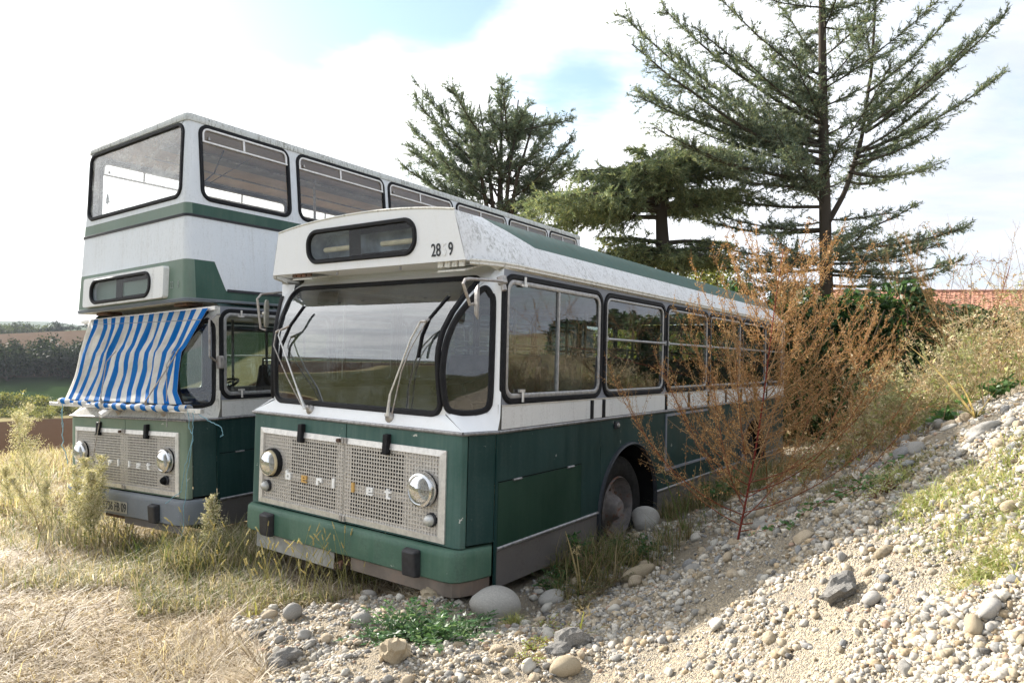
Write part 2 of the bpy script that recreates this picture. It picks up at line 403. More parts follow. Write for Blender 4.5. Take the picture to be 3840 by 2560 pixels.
def axis(lo, hi, step, far, growth):
    a = list(np.arange(lo, hi + 1e-6, step)); s = step; v = hi
    while v < far: s *= growth; v += s; a.append(v)
    s = step; v = lo; b = []
    while v > -far: s *= growth; v -= s; b.append(v)
    return np.array(b[::-1] + a)
def make_ground():
    X = axis(-4.0, 5.5, .07, 4000, 1.08); Y = axis(1.2, 10.0, .07, 4200, 1.08)
    gx, gy = np.meshgrid(X, Y); z = H(gx, gy); w = len(X); h = len(Y)
    V = np.stack([gx, gy, z], -1).reshape(-1, 3)
    i = np.arange((h - 1) * w).reshape(h - 1, w)[:, :-1].ravel()
    g = gravel_mask(gx, gy).ravel()
    me = fast_mesh('ground', V, [np.stack([i, i + 1, i + w + 1, i + w], 1)], cols=np.stack([g, g, g], 1), smooth_=True)
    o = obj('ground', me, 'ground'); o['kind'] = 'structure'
def mat_ground():
    m, nt = new_mat('ground')
    co = nd(nt, 'ShaderNodeNewGeometry').outputs['Position']
    g = nd(nt, 'ShaderNodeAttribute', attribute_name='Col').outputs['Fac']
    d = nd(nt, 'ShaderNodeVectorMath', {0: co, 1: (-.55, .83, 0)}, operation='DOT_PRODUCT').outputs['Value']
    lat = nd(nt, 'ShaderNodeVectorMath', {0: co, 1: (.83, .55, 0)}, operation='DOT_PRODUCT').outputs['Value']
    # gravel: sandy matrix with fine pebbles
    v1 = nd(nt, 'ShaderNodeTexVoronoi', {'Vector': co, 'Scale': 95.0, 'Randomness': 1.0}, feature='F1')
    v2 = nd(nt, 'ShaderNodeTexVoronoi', {'Vector': co, 'Scale': 210.0}, feature='F1')
    big = noise(nt, co, 2.2, 6, .65); md = noise(nt, co, 14, 5, .65)
    sand = mixc(nt, smooth(nt, big, .35, .68), (.42, .355, .26), (.31, .27, .21))
    sand = mixc(nt, smooth(nt, md, .55, .75), sand, (.20, .175, .145))
    peb = mixc(nt, nd(nt, 'ShaderNodeSeparateColor', {0: v1.outputs['Color']}).outputs[0], (.23, .22, .21), (.52, .47, .40))
    edge = smooth(nt, v1.outputs['Distance'], .55, .25)
    grav = mixc(nt, mth(nt, 'MULTIPLY', edge, .75), sand, peb)
    # field: straw litter on soil
    st = noise(nt, scaled(nt, co, (1, 1, 1)), 3.0, 6, .7)
    field = mixc(nt, smooth(nt, st, .35, .65), (.26, .20, .12), (.36, .29, .17))
    path = mth(nt, 'MULTIPLY', smooth(nt, mth(nt, 'ABSOLUTE', mth(nt, 'SUBTRACT', mth(nt, 'ADD', d, mth(nt, 'MULTIPLY', big, 2.0)), 13.2)), 1.6, .7), smooth(nt, lat, 2.0, -3.0))
    yy = nd(nt, 'ShaderNodeSeparateXYZ', {0: co}).outputs[1]
    field = mixc(nt, mth(nt, 'MULTIPLY', path, smooth(nt, yy, 4.0, 6.0)), field, (.42, .40, .36))
    field = mixc(nt, smooth(nt, yy, 2.4, .6), field, (.055, .065, .032))  # unseen ground behind the camera, darkened to dim its reflection in the windscreen
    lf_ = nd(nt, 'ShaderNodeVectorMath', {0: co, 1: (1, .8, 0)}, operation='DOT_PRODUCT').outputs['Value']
    field = mixc(nt, smooth(nt, lf_, -.8, -2.6), field, (.075, .075, .036))  # out-of-frame field on the left, made dark so the windscreen mirrors less brightness
    near = mixc(nt, g, field, grav)
    # far fields across the valley
    fn = noise(nt, co, .05, 6, .65); rows = nd(nt, 'ShaderNodeTexWave', {'Vector': co, 'Scale': .09, 'Distortion': 1.5, 'Detail': 2.0}).outputs['Fac']
    dd = mth(nt, 'ADD', d, mth(nt, 'MULTIPLY', mth(nt, 'SUBTRACT', fn, .5), 14.0))
    clod = noise(nt, co, .8, 6, .75)
    plough = mixc(nt, clod, (.030, .018, .011), (.070, .043, .028))
    green = mixc(nt, fn, (.016, .032, .012), (.034, .055, .020))
    plough2 = mixc(nt, noise(nt, co, .12, 6, .7), (.075, .052, .036), (.120, .086, .062))
    dry = mixc(nt, fn, (.20, .17, .09), (.28, .24, .13))
    c = mixc(nt, smooth(nt, dd, 20, 23), near, dry)
    c = mixc(nt, smooth(nt, dd, 25, 30), c, plough)
    c = mixc(nt, smooth(nt, dd, 139, 143), c, dry)
    c = mixc(nt, smooth(nt, dd, 182, 188), c, green)
    c = mixc(nt, smooth(nt, dd, 262, 268), c, plough2)
    c = mixc(nt, smooth(nt, dd, 505, 520), c, (.06, .08, .04))
    h = mth(nt, 'ADD', mth(nt, 'MULTIPLY', mth(nt, 'ADD', edge, mth(nt, 'MULTIPLY', smooth(nt, v2.outputs['Distance'], .5, .2), .4)), g), mth(nt, 'MULTIPLY', md, 1.2))
    out(nt, bsdf(nt, c, .95, 0, bump(nt, h, .9, .016), .0))
mat_ground(); make_ground()
# ------------------------------------------------------------------ vehicle materials
G1, G2 = (.0085, .034, .033), (.018, .053, .050)
def gt(nt, a, b): return mth(nt, 'GREATER_THAN', a, b)
def roof_zone(nt, x, y, z):
    a = gt(nt, z, 1.362); b = gt(nt, mth(nt, 'SUBTRACT', z, 1.36), mth(nt, 'MULTIPLY', mth(nt, 'SUBTRACT', .84, y), .388)); c = gt(nt, mth(nt, 'ABSOLUTE', x), .80)
    return [(mth(nt, 'MULTIPLY', mth(nt, 'MULTIPLY', a, b), c), (.040, .098, .080), (.060, .125, .105))]
def upper_zone(nt, x, y, z):
    b1 = mth(nt, 'MULTIPLY', gt(nt, z, 2.07), gt(nt, 2.188, z))
    dg = gt(nt, mth(nt, 'ADD', .36, mth(nt, 'MULTIPLY', mth(nt, 'SUBTRACT', 1.61, z), .405)), y)
    b2 = mth(nt, 'MULTIPLY', gt(nt, 1.607, z), dg)
    b3 = gt(nt, 1.312, z)
    mk = mth(nt, 'MAXIMUM', b1, mth(nt, 'MAXIMUM', b2, b3))
    fr = gt(nt, .14, y)
    return [(mk, (.022, .070, .050), (.045, .105, .078)), (mth(nt, 'MULTIPLY', mk, fr), (.115, .180, .135), (.175, .235, .185))]
W1, W2 = (.72, .72, .70), (.80, .80, .78)
paint('green_paint', G1, G2, dirt_amt=.26, streak=.4, rough=.34, dirt=(.075, .095, .088), chips=.5)
paint('green_hatch', (.011, .040, .026), (.020, .055, .037), dirt_amt=.12, rough=.34, dirt=(.10, .13, .10))
paint('green_front', (.030, .084, .072), (.074, .145, .126), dirt_amt=.30, streak=.4, chips=1.0, rough=.38, dirt=(.13, .16, .14))
paint('green_bumper', (.046, .112, .078), (.108, .185, .134), dirt_amt=.40, streak=.4, rough=.46, chips=.6, dirt=(.03, .055, .05))
paint('green_faded', (.150, .215, .155), (.230, .280, .205), dirt_amt=.35, chips=.7, rough=.6, dirt=(.05, .12, .09))
paint('white_paint', W1, W2, dirt_amt=.30, streak=.35, rough=.33)
paint('white_front', (.83, .84, .85), (.87, .875, .88), dirt_amt=.16, streak=.3, rough=.36, dirt=(.46, .40, .28))
paint('white_grimy', (.66, .64, .58), (.74, .72, .66), dirt_amt=.55, streak=.45, rough=.5, dirt=(.16, .14, .09), lichen=.45)
paint('roof_paint', (.72, .73, .74), (.80, .81, .82), dirt_amt=.35, streak=.5, rough=.45, lichen=.5, zone=roof_zone)
paint('upper_paint', (.70, .73, .76), (.77, .79, .81), dirt_amt=.22, streak=.3, rough=.4, lichen=.16, zone=upper_zone)
paint('lip_paint', (.58, .60, .58), (.68, .69, .67), dirt_amt=.5, streak=.5, rough=.55, lichen=.9)
paint('grey_bumper', (.16, .18, .20), (.23, .25, .27), dirt_amt=.3, chips=.9, rough=.5, dirt=(.08, .07, .06))
paint('skirt_grey', (.13, .12, .115), (.18, .165, .155), dirt_amt=.5, rough=.55, dirt=(.06, .05, .04))
paint('pillar_grey', (.21, .225, .26), (.27, .285, .32), dirt_amt=.3, rough=.45)
plain('alum_frame', (.72, .70, .67), .42, .55, .12, 30, .05)
plain('window_alum', (.40, .395, .39), .45, .5, .2, 30, .05)
plain('grille_alum', (.56, .53, .49), .5, .45, .15, 40, .05)
plain('steel_trim', (.30, .29, .29), .4, .6, .3, 40, .1)
plain('chrome', (.72, .72, .72), .22, 1.0, .1, 20, .02)
plain('dull_metal', (.42, .40, .38), .5, .6, .3, 30, .1, rust=.4)
plain('rubber', (.010, .010, .012), .6, 0, .3, 30, .1, spec=.22)
plain('black_plastic', (.022, .022, .027), .5, 0, .3, 30, .12)
plain('arch_black', (.022, .026, .034), .4, 0, .2, 20, .05)
plain('dark_void', (.012, .012, .012), .9, 0, .2, 5, .0, spec=.1)
plain('tyre', (.022, .021, .020), .85, 0, .35, 20, .3, spec=.2)
plain('rusty_rim', (.20, .18, .17), .7, .1, .4, 9, .3, rust=.85)
plain('rusty_steel', (.13, .08, .055), .85, .1, .5, 14, .4, rust=.7)
plain('valance_grey', (.33, .33, .31), .6, 0, .25, 6, .2, rust=.15)
plain('valance_brown', (.20, .165, .135), .75, 0, .25, 6, .3, rust=.2)
plain('ceiling_tan', (.60, .44, .30), .7, 0, .12, 3, .05)
plain('cabin_wall', (.30, .29, .26), .7, 0, .2, 4, .05)
plain('floor_dark', (.05, .045, .04), .8, 0, .3, 6, .1)
plain('seat_fabric', (.075, .045, .040), .8, 0, .3, 18, .2)
plain('seat_purple', (.10, .055, .10), .8, 0, .3, 18, .2)
plain('letter_white', (.88, .88, .86), .5, .0, .12, 30, .05)
plain('letter_orange', (.62, .38, .12), .5, .1, .12, 30, .05)
plain('plate_grey', (.40, .39, .34), .6, .2, .2, 20, .1)
plain('plate_text', (.72, .72, .68), .6, 0, .1, 20, .05)
plain('digit_dark', (.022, .026, .032), .6, 0, .5, 60, .05)
plain('digit_ghost', (.79, .795, .80), .6, 0, .1, 60, .05)
plain('digit_pale', (.33, .37, .35), .6, 0, .2, 60, .05)
plain('cream', (.80, .68, .45), .6, 0, .15, 8, .05)
plain('board_grey', (.36, .41, .45), .7, 0, .35, 6, .1)
plain('lens_ribbed', (.58, .58, .56), .55, .6, .1, 10, .05)
glass('window_glass', (.50, .56, .54), .06, refl=1.05)
glass('windscreen_glass', (.55, .61, .58), .20, (.34, .38, .39), refl=1.8)
glass('upper_glass', (.90, .91, .90), .12, (.62, .58, .52), refl=.8)
glass('hazy_glass', (.94, .95, .95), .60, (.82, .82, .80), refl=.9)
glass('box_glass', (.86, .89, .90), .02, refl=.22)
glass('lamp_glass', (.8, .8, .78), .55, (.50, .50, .47), refl=.7)

B0 = Vector((0, 4, -1.37)); OFFB = tuple(-B0)
WZ = [.105, .20, .34, .49, .59, .69, .83, .97, 1.06, 1.10]; WV = [.05, .046, .030, .020, .027, .052, .115, .210, .300, .345]
def vW(z): return float(np.interp(z, WZ, WV))
def wW(z): return .93 + .5 * (vW(z) - .05)
WINS = [(.30, 1.772), (1.792, 3.148), (3.162, 4.442), (4.456, 5.722), (5.736, 6.952), (6.966, 7.90)]
ARCHES = (2.365, 6.30)

def bus_root(name, label, RM, T):
    e = bpy.data.objects.new(name, None); COL.objects.link(e)
    e.rotation_euler = RM.to_euler(); e.location = T + RM @ B0
    return tag(e, label, 'bus')

def lower_body(root, K):
    """everything below the roof; K: per-bus options"""
    def P(mb, name, mat, parent=None, **kw): return mb.build(name, mat, parent or root, off=OFFB if parent is None else None, **kw)
    L = K['length']
    # ---- front panels with perforated grilles
    pz0, pz1, gz0, gz1 = -.762, -.014, -.704, -.163
    for s, ua, ub in ((-1, -1.168, .021), (1, 1.168, .029)):
        mb = MB(); gi = s * .986
        curve = [(s * 1.09, -.001), (s * 1.13, .002), (s * 1.155, .012), (s * 1.168, .032), (s * 1.172, .052)]
        def strip(z0, z1):
            pts = [(ub, 0), (gi, 0)] + curve
            mb.grid([[(x, y, z) for x, y in pts] for z in (z0, z1)])
        strip(gz1, pz1); strip(pz0, gz0)
        mb.grid([[(x, y, z) for x, y in [(gi, 0)] + curve] for z in (gz0, gz1)])
        mb.box(min(ub, ub - .0), max(ub, ub + s * .004), .0005, .03, pz0, pz1)
        fp = P(mb, 'front_panel', K['front'], smooth_=True)
        # perforated sheet
        pitch, hole = .0276, .0185; ncol = 36; nrow = 20; x0 = min(gi, ub); V = []; Q = []; bl = MB()
        xs0 = x0 + ((max(gi, ub) - x0) - ncol * pitch) / 2; zs0 = gz0 + ((gz1 - gz0) - nrow * pitch) / 2
        mb = MB()
        mb.box(x0, xs0, -.006, -.003, gz0, gz1) ; mb.box(xs0 + ncol * pitch, max(gi, ub), -.006, -.003, gz0, gz1)
        h = (pitch - hole) / 2
        for i in range(ncol):
            xa = xs0 + i * pitch; ci = i if s < 0 else ncol - 1 - i       # column counted from the outer edge
            for j in range(nrow):
                za = zs0 + j * pitch; rj = nrow - 1 - j
                o = len(V)
                V += [(xa, -.006, za), (xa + pitch, -.006, za), (xa + pitch, -.006, za + pitch), (xa, -.006, za + pitch),
                      (xa + h, -.006, za + h), (xa + pitch - h, -.006, za + h), (xa + pitch - h, -.006, za + pitch - h), (xa + h, -.006, za + pitch - h),
                      (xa + h, .0, za + h), (xa + pitch - h, .0, za + h), (xa + pitch - h, .0, za + pitch - h), (xa + h, .0, za + pitch - h)]
                for k in range(4):
                    k2 = (k + 1) % 4; Q.append((o + k, o + k2, o + 4 + k2, o + 4 + k)); Q.append((o + 4 + k, o + 4 + k2, o + 8 + k2, o + 8 + k))
                if not (13 <= ci <= 32 and 1 <= rj <= 18 and rj not in (11, 12)):
                    bl.add(V[o + 8:o + 12], [(0, 1, 2, 3)])
        mb.add(V, Q); gr = P(mb, 'grille', 'grille_alum', fp)
        P(bl, 'blind_plate', 'grille_alum', gr)
        v = MB(); v.box(x0, max(gi, ub), .05, .06, gz0, gz1); P(v, 'radiator', 'dark_void', fp)
        # aluminium frame, mitred
        fr = MB(); d0, d1 = -.018, .0
        fo, fi = s * 1.039, gi; ui = ub; t0, t1 = -.12, gz1; b0, b1 = -.746, gz0
        def pr(a, b, c, d): fr.hexa([(a[0], d0 if k else d1, a[1]) for k in (0,)] and [(a[0], d1, a[1]), (b[0], d1, b[1]), (c[0], d1, c[1]), (d[0], d1, d[1]), (a[0], d0 + .006, a[1]), (b[0], d0 + .006, b[1]), (c[0], d0, c[1]), (d[0], d0, d[1])])
        pr((fo, t0), (ui, t0), (ui, t1), (fi, t1)); pr((fo, b0), (ui, b0), (ui, b1), (fi, b1)); pr((fo, b0 + .001), (fo, t0 - .001), (fi, t1 - .001), (fi, b1 + .001))
        P(fr, 'grille_frame', 'alum_frame', fp)
        # headlamp
        hc = Vector((s * .85, -.02, -.400)); ring = K['ring'][0 if s < 0 else 1]
        m = MB(); m.lathe([(.118, .015), (.118, -.02), (.112, -.032)], hc, (0, 1, 0), 28); hl = P(m, 'headlight', 'rubber', smooth_=True)
        m = MB(); m.lathe([(.122 if ring else .104, -.005), (.122 if ring else .104, -.026), (.114 if ring else .099, -.045), (.100, -.052), (.096, -.048)], hc, (0, 1, 0), 28); P(m, 'rim', 'chrome' if ring else 'cream', hl, smooth_=True)
        m = MB(); m.lathe([(.001, .035), (.04, .026), (.075, .0), (.098, -.046)], hc, (0, 1, 0), 24); P(m, 'reflector', 'lens_ribbed', hl, smooth_=True)
        m = MB(); m.lathe([(.098, -.047), (.085, -.062), (.06, -.074), (.03, -.080), (.001, -.082)], hc, (0, 1, 0), 24); P(m, 'lens', 'lamp_glass', hl, smooth_=True)
        ic = Vector((s * K.get('ind_u', .92), -.012, -.600))
        m = MB(); m.lathe([(.048, .01), (.048, -.012), (.042, -.018)], ic, (0, 1, 0), 18); il = P(m, 'indicator', 'black_plastic', smooth_=True)
        m = MB(); m.lathe([(.040, -.016), (.037, -.035), (.026, -.050), (.012, -.056), (.001, -.057)], ic, (0, 1, 0), 16); P(m, 'lens', 'lens_ribbed' if K.get('ind_ok', True) else 'dark_void', il, smooth_=True)
        # rubber catch
        m = MB(); cu = s * .483; m.hexa([(cu - .026, .0, -.202), (cu + .026, .0, -.202), (cu + .026, -.05, -.198), (cu - .026, -.05, -.198), (cu - .024, .0, -.052), (cu + .024, .0, -.052), (cu + .024, -.042, -.055), (cu - .024, -.042, -.055)])
        P(m, 'panel_catch', 'rubber', bevel=.006)
    m = MB(); m.box(-.045, -.012, -.045, -.01, -.158, -.128); P(m, 'latch', 'rusty_steel', bevel=.008)
    for zc in (-.14, -.726):
        for uu in (.008, .042):
            m = MB(); m.box(uu - .013, uu + .013, -.026, -.019, zc - .022, zc + .022); P(m, 'hinge_plate', 'dull_metal', bevel=.002)
    # letters
    LT = dict(b=[(0, 0, .35, 1.2), (.35, 0, .65, .28), (.35, .58, .65, .85), (.65, 0, 1, .85)], e=[(0, 0, .35, .9), (.35, 0, 1, .2), (.35, .36, 1, .52), (.35, .7, .68, .9), (.68, .52, 1, .9)],
              r=[(0, 0, .35, .9), (.35, .62, .7, .9), (.7, .42, 1, .9)], l=[(.3, 0, .68, 1.2)], i=[(.3, 0, .68, 1.15)], t=[(.25, 0, .6, 1.15), (.6, .68, .95, .88), (0, .68, .25, .88), (.6, 0, .9, .2)])
    for ch, uu, mt in zip('berliet', (-.645, -.442, -.258, -.09, .13, .312, .502), K['letters']):
        m = MB(); sz = .062
        for x0, y0, x1, y1 in LT[ch]: m.box(uu + (x0 - .5) * sz, uu + (x1 - .5) * sz, -.0195, -.0065, -.516 + y0 * sz, -.516 + y1 * sz)
        P(m, 'letter', mt)
    # ---- corner panels, bumper, valance
    for s in (-1, 1):
        m = MB(); m.plate([(s * 1.176, .058, -.748), (s * 1.246, .262, -.748), (s * 1.246, .262, -.014), (s * 1.176, .058, -.014)], (-s * .01, .004, 0)); P(m, 'corner_panel', K['side'])
        m = MB(); m.box(s * 1.25 - .006, s * 1.25 + .006, .268, .292, -1.078, -.012); P(m, 'corner_post', K['side'])
    path = [(-1.245, .25), (-1.215, .10), (-1.18, .0), (-1.14, -.045), (-1.08, -.06), (-.6, -.066), (0, -.068), (.6, -.066), (1.08, -.06), (1.14, -.045), (1.18, .0), (1.215, .10), (1.245, .25)]
    bz0, bz1 = K['bump']
    prof = [(bz0 + .02, .03), (bz0, .018), (bz0 + .012, .002), (bz0 + .05, 0), (bz1 - .05, 0), (bz1 - .014, .003), (bz1, .016), (bz1 + .001, .07)]
    m = MB(); m.grid([[(x * (1 - d * .8 / 1.2), y + d, z) for x, y in path] for z, d in prof]); bm = P(m, 'bumper', K['bumper'], smooth_=True, ang=50)
    for s in (-1, 1):
        uu = s * K['ov_u']; zt = K['ov_z']; w = .076
        m = MB(); m.hexa([(uu - w, -.062, zt - .19), (uu + w, -.062, zt - .19), (uu + w * .8, -.112, zt - .185), (uu - w * .8, -.112, zt - .185), (uu - w * .95, -.062, zt), (uu + w * .95, -.062, zt), (uu + w * .75, -.125, zt - .012), (uu - w * .75, -.125, zt - .012)])
        P(m, 'overrider', 'black_plastic', bevel=.012)
    vz0 = -1.10
    if K['valance']:
        m = MB(); m.grid([[(x, -.035 + abs(x) * .012, z) for x in np.linspace(-1.03, -.03, 6)] for z in (vz0 - .015, bz0 + .02)]); P(m, 'valance', 'valance_grey')
        m = MB(); m.grid([[(x * .985, y + .012, z) for x, y in [(.16, -.05), (.6, -.05), (1.08, -.045), (1.14, -.03), (1.18, .01), (1.215, .10), (1.24, .25)]] for z in (vz0 + .02, bz0 + .02)]); P(m, 'valance', 'valance_brown')
        m = MB(); m.box(-.03, .16, .06, .1, vz0, bz0); m.tube([(.07, .06, vz0 + .06), (.07, -.06, vz0 + .05), (.10, -.09, vz0 + .035), (.07, -.11, vz0 + .03), (.03, -.08, vz0 + .04), (.06, -.03, vz0 + .06)], .014, 6); P(m, 'tow_hook', 'rusty_steel')
    else:
        for xs_, zz_ in (((-1.1, -.45), -.02), ((.05, .6, 1.1), 0)):
            m = MB(); m.grid([[(x, -.02, z) for x in xs_] for z in (vz0 + zz_, bz0 + .02)]); P(m, 'valance', 'skirt_grey')
        m = MB(); m.box(-.44, .04, .03, .06, vz0 + .02, bz0 + .02); P(m, 'tow_recess', 'rusty_steel')
    m = MB(); m.box(-1.05, 1.05, .25, .5, -1.12, -.8); P(m, 'chassis', 'dark_void')
    # ---- belt trim and ledge
    tp = [(-1.252, L), (-1.252, .28), (-1.172, .0), (1.172, .0), (1.252, .28), (1.252, L)]
    m = MB()
    for (x1, y1), (x2, y2) in zip(tp[:-1], tp[1:]):
        d = Vector((x2 - x1, y2 - y1, 0)).normalized(); nrm = Vector((d.y, -d.x, 0))
        m.sweep([(x1, y1, 0), (x2, y2, 0)], nrm, [(-.012, .001), (-.012, .008), (-.004, .016), (.004, .016), (.012, .008), (.012, .001)], closed=False)
    P(m, 'belt_trim', 'steel_trim')
    # ---- windscreen
    inner = rr(-.95, .95, .112, 1.085, .085, 6)
    def S(x, z): return (x / .95 * (wW(z) - .005), vW(z), z)
    m = MB(); rows = []
    for z in np.linspace(.112, 1.085, 28):
        dz = max(0, .112 + .085 - z, z - (1.085 - .085)); xm = .95 - .085 + math.sqrt(max(0, .085 ** 2 - dz ** 2))
        rows.append([S(x, z) for x in np.linspace(-xm, xm, 15)])
    m.grid(rows); ws = P(m, 'windscreen', 'windscreen_glass', smooth_=True, ang=80)
    dense = []
    for i in range(len(inner)):
        a, b = inner[i], inner[(i + 1) % len(inner)]; k = max(1, int(math.hypot(a[0] - b[0], a[1] - b[1]) / .06))
        dense += [(a[0] + (b[0] - a[0]) * t / k, a[1] + (b[1] - a[1]) * t / k) for t in range(k)]
    m = MB(); m.sweep([S(*p) for p in dense], (0, -1, .2), GASK); P(m, 'gasket', 'rubber', ws, smooth_=True, ang=50)
    # white surround: ledge below, header above, narrow posts at the sides
    def LB(z): return (wW(z) + .032, vW(z) + .010, z)
    m = MB(); a, b = ring2(dense, [(-1, .02), (1, .02), (1, 1.12), (-1, 1.12)], (0, .6))
    def om(p):
        x, z = p
        if z <= .021: return (x * 1.168, .002, .013)
        if z >= 1.119: return (x * (1.10 if abs(x) > .999 else 1.06), .43, 1.155)
        q = LB(max(.11, z)); return (math.copysign(q[0], x), q[1], q[2])
    m.bridge([S(*p) for p in a], [om(p) for p in b]); m.grid([[(-1.10, .43, 1.155), (1.10, .43, 1.155)], [(-1.10, .44, 1.20), (1.10, .44, 1.20)]])
    P(m, 'windscreen_surround', K['white'], smooth_=True, ang=30)
    # ---- corner windows
    QO = [(.05, .17), (.033, .294), (.026, .441), (.048, .639), (.104, .809), (.191, .953), (.227, 1.0), (.25, 1.005), (.273, .96), (.288, .898), (.287, .398), (.283, .2), (.258, .14), (.2, .119), (.13, .115), (.075, .13)]
    for s in (-1, 1):
        OT = [LB(.12), LB(.294), LB(.441), LB(.639), LB(.809), LB(.953), LB(1.07), (1.13, .36, 1.135), (1.25, .31, 1.135), (1.25, .31, .95), (1.25, .31, .4), (1.25, .305, .1), (1.25, .28, .013), (1.215, .17, .013), (1.19, .08, .013), (1.168, .002, .013)]
        def q3(v, z, k=1.0):
            v = .17 + (v - .17) * k; z = .53 + (z - .53) * k; return (s * (.97 + .9 * (v - .05)), v, z)
        m = MB(); m.bridge([q3(*p) for p in QO], [(s * x, y, z) for x, y, z in OT]); P(m, 'corner_surround', K['white'], smooth_=True, ang=62)
        # smooth outline
        cp = [Vector(q3(*p, .975)) for p in QO]; n = len(cp); sm = []
        for i in range(n):
            p0, p1, p2, p3 = cp[i - 1], cp[i], cp[(i + 1) % n], cp[(i + 2) % n]
            for t in (0, .25, .5, .75):
                sm.append(.5 * ((2 * p1) + (p2 - p0) * t + (2 * p0 - 5 * p1 + 4 * p2 - p3) * t * t + (3 * p1 - p0 - 3 * p2 + p3) * t ** 3))
        m = MB(); m.poly(sm); qw = P(m, 'corner_window', 'window_glass')
        m = MB(); m.sweep(sm, (s * .74, -.67, 0), GASK); P(m, 'gasket', 'rubber', qw, smooth_=True, ang=50)
    # ---- sides
    arch_r = .60
    def zb(v, z0):
        for ac in ARCHES:
            if abs(v - ac) < arch_r: return max(z0, -.87 + math.sqrt(arch_r ** 2 - (v - ac) ** 2) * 1.02)
        return z0
    seams = [.294, 1.79, 3.19, 4.456, 5.722, 6.96, L - .02]
    for s in (-1, 1):
        for a, b in zip(seams[:-1], seams[1:]):
            m = MB(); vs = sorted(set(list(np.linspace(a + .002, b - .002, 40))))
            m.grid([[(s * 1.25, v, -.014) for v in vs], [(s * 1.25, v, zb(v, -.797)) for v in vs]]); P(m, 'side_panel', K['side'])
        edges = [(.294, ARCHES[0] - .6), (ARCHES[0] + .6, ARCHES[1] - .6), (ARCHES[1] + .6, L - .02)]
        for a, b in edges:
            m = MB(); m.grid([[(s * (1.25 if z > -1 else 1.246), v, z) for v in (a, b)] for z in (-.806, -1.0, -1.076)]); P(m, 'skirt', 'skirt_grey')
            m = MB(); m.sweep([(s * 1.25, a, -.803), (s * 1.25, b, -.803)], (s, 0, 0), [(-.013, -.002), (-.013, .008), (-.005, .017), (.005, .017), (.013, .008), (.013, -.002)], closed=False); P(m, 'sill_trim', 'steel_trim', smooth_=True)
        m = MB(); m.plate([(s * 1.2515, .298, -.796), (s * 1.2515, 1.447, -.796), (s * 1.2515, 1.447, -.352), (s * 1.2515, .298, -.352)], (s * .004, 0, 0)); ht = P(m, 'hatch', K['hatch'])
        m = MB(); m.box(s * 1.2505, s * 1.2525, .294, 1.455, -.350, -.343); m.box(s * 1.2505, s * 1.2525, 1.448, 1.455, -.796, -.351); P(m, 'hatch_joint', 'dark_void', ht)
        for hv in (.52, 1.27):
            m = MB(); m.tube([(s * 1.259, hv - .05, -.350), (s * 1.259, hv + .05, -.350)], .009, 6); P(m, 'hinge', 'steel_trim', ht)
        m = MB(); m.box(s * 1.25 - .004, s * 1.25 + .012, 3.20, 3.225, -.62, -.03); m.box(s * 1.25 - .004, s * 1.25 + .0115, 3.226, 4.44, -.055, -.03); m.box(s * 1.25 - .004, s * 1.25 + .0115, 3.226, 4.44, -.62, -.595); P(m, 'service_frame', 'pillar_grey')
        for ac in ARCHES:
            pth = [(s * 1.253, ac + .602 * math.cos(t), max(-1.08, -.87 + .612 * math.sin(t))) for t in np.linspace(R_(-20), R_(200), 36)]
            m = MB(); m.sweep(pth, (s, 0, 0), [(-.018, -.01), (-.018, .014), (-.004, .026), (.010, .020), (.016, -.01)], closed=False); P(m, 'wheel_arch', 'arch_black', smooth_=True, ang=50)
            m = MB(); A = [(s * 1.249, ac + .602 * math.cos(t), -.87 + .614 * math.sin(t)) for t in np.linspace(R_(-25), R_(205), 24)]
            m.bridge(A, [(s * .86, y, z) for _, y, z in A], closed=False); m.poly([(s * .86, y, z) for _, y, z in A]); P(m, 'wheel_well', 'dark_void')
            # wheel
            c = Vector((s * .98, ac - .03, -.875)); ax = (s, 0, 0)
            m = MB(); m.lathe([(.30, -.10), (.42, -.12), (.485, -.09), (.50, -.03), (.50, .10), (.485, .155), (.44, .195), (.38, .20), (.315, .178), (.300, .165)], c, ax, 40); wh = bus_wheel = P(m, 'wheel', 'tyre', smooth_=True)
            m = MB(); m.lathe([(.300, .165), (.292, .185), (.284, .17), (.27, .10), (.24, .05), (.20, .06), (.13, .10), (.11, .16), (.075, .20), (.001, .205)], c, ax, 32); P(m, 'rim', 'rusty_rim', wh, smooth_=True)
            m = MB()
            for k in range(8):
                t = 2 * math.pi * k / 8; p = c + Vector((s * .075, .165 * math.cos(t), .165 * math.sin(t))); m.lathe([(.016, -.03), (.016, .02), (.001, .022)], p, ax, 6)
            P(m, 'wheel_nuts', 'rusty_steel', wh)
        # white band below the windows
        cuts = [.318, 1.588, 1.80, 3.175, 3.815, 4.445, 5.085, 5.715, 6.335, 6.945, L - .02]
        for a, b in zip(cuts[:-1], cuts[1:]):
            m = MB(); m.box(s * 1.25 - .004, s * 1.25 + .004, a + .006, b - .002, .016, .178); P(m, 'band_panel', K['band'], bevel=.002)
        for c in cuts[1:-1]:
            m = MB(); m.box(s * 1.25, s * 1.25 + .016, c - .004, c + .038, .018, .172); P(m, 'joint_strip', 'rubber', bevel=.003)
        m = MB(); m.sweep([(s * 1.25, .32, .182), (s * 1.25, L - .02, .182)], (s, 0, 0), [(-.004, 0), (-.004, .010), (.004, .010), (.004, 0)], closed=False); P(m, 'band_trim', 'alum_frame')
        # windows
        ze0, ze1 = .186, 1.135
        wins = [w for w in WINS if w[1] < L]
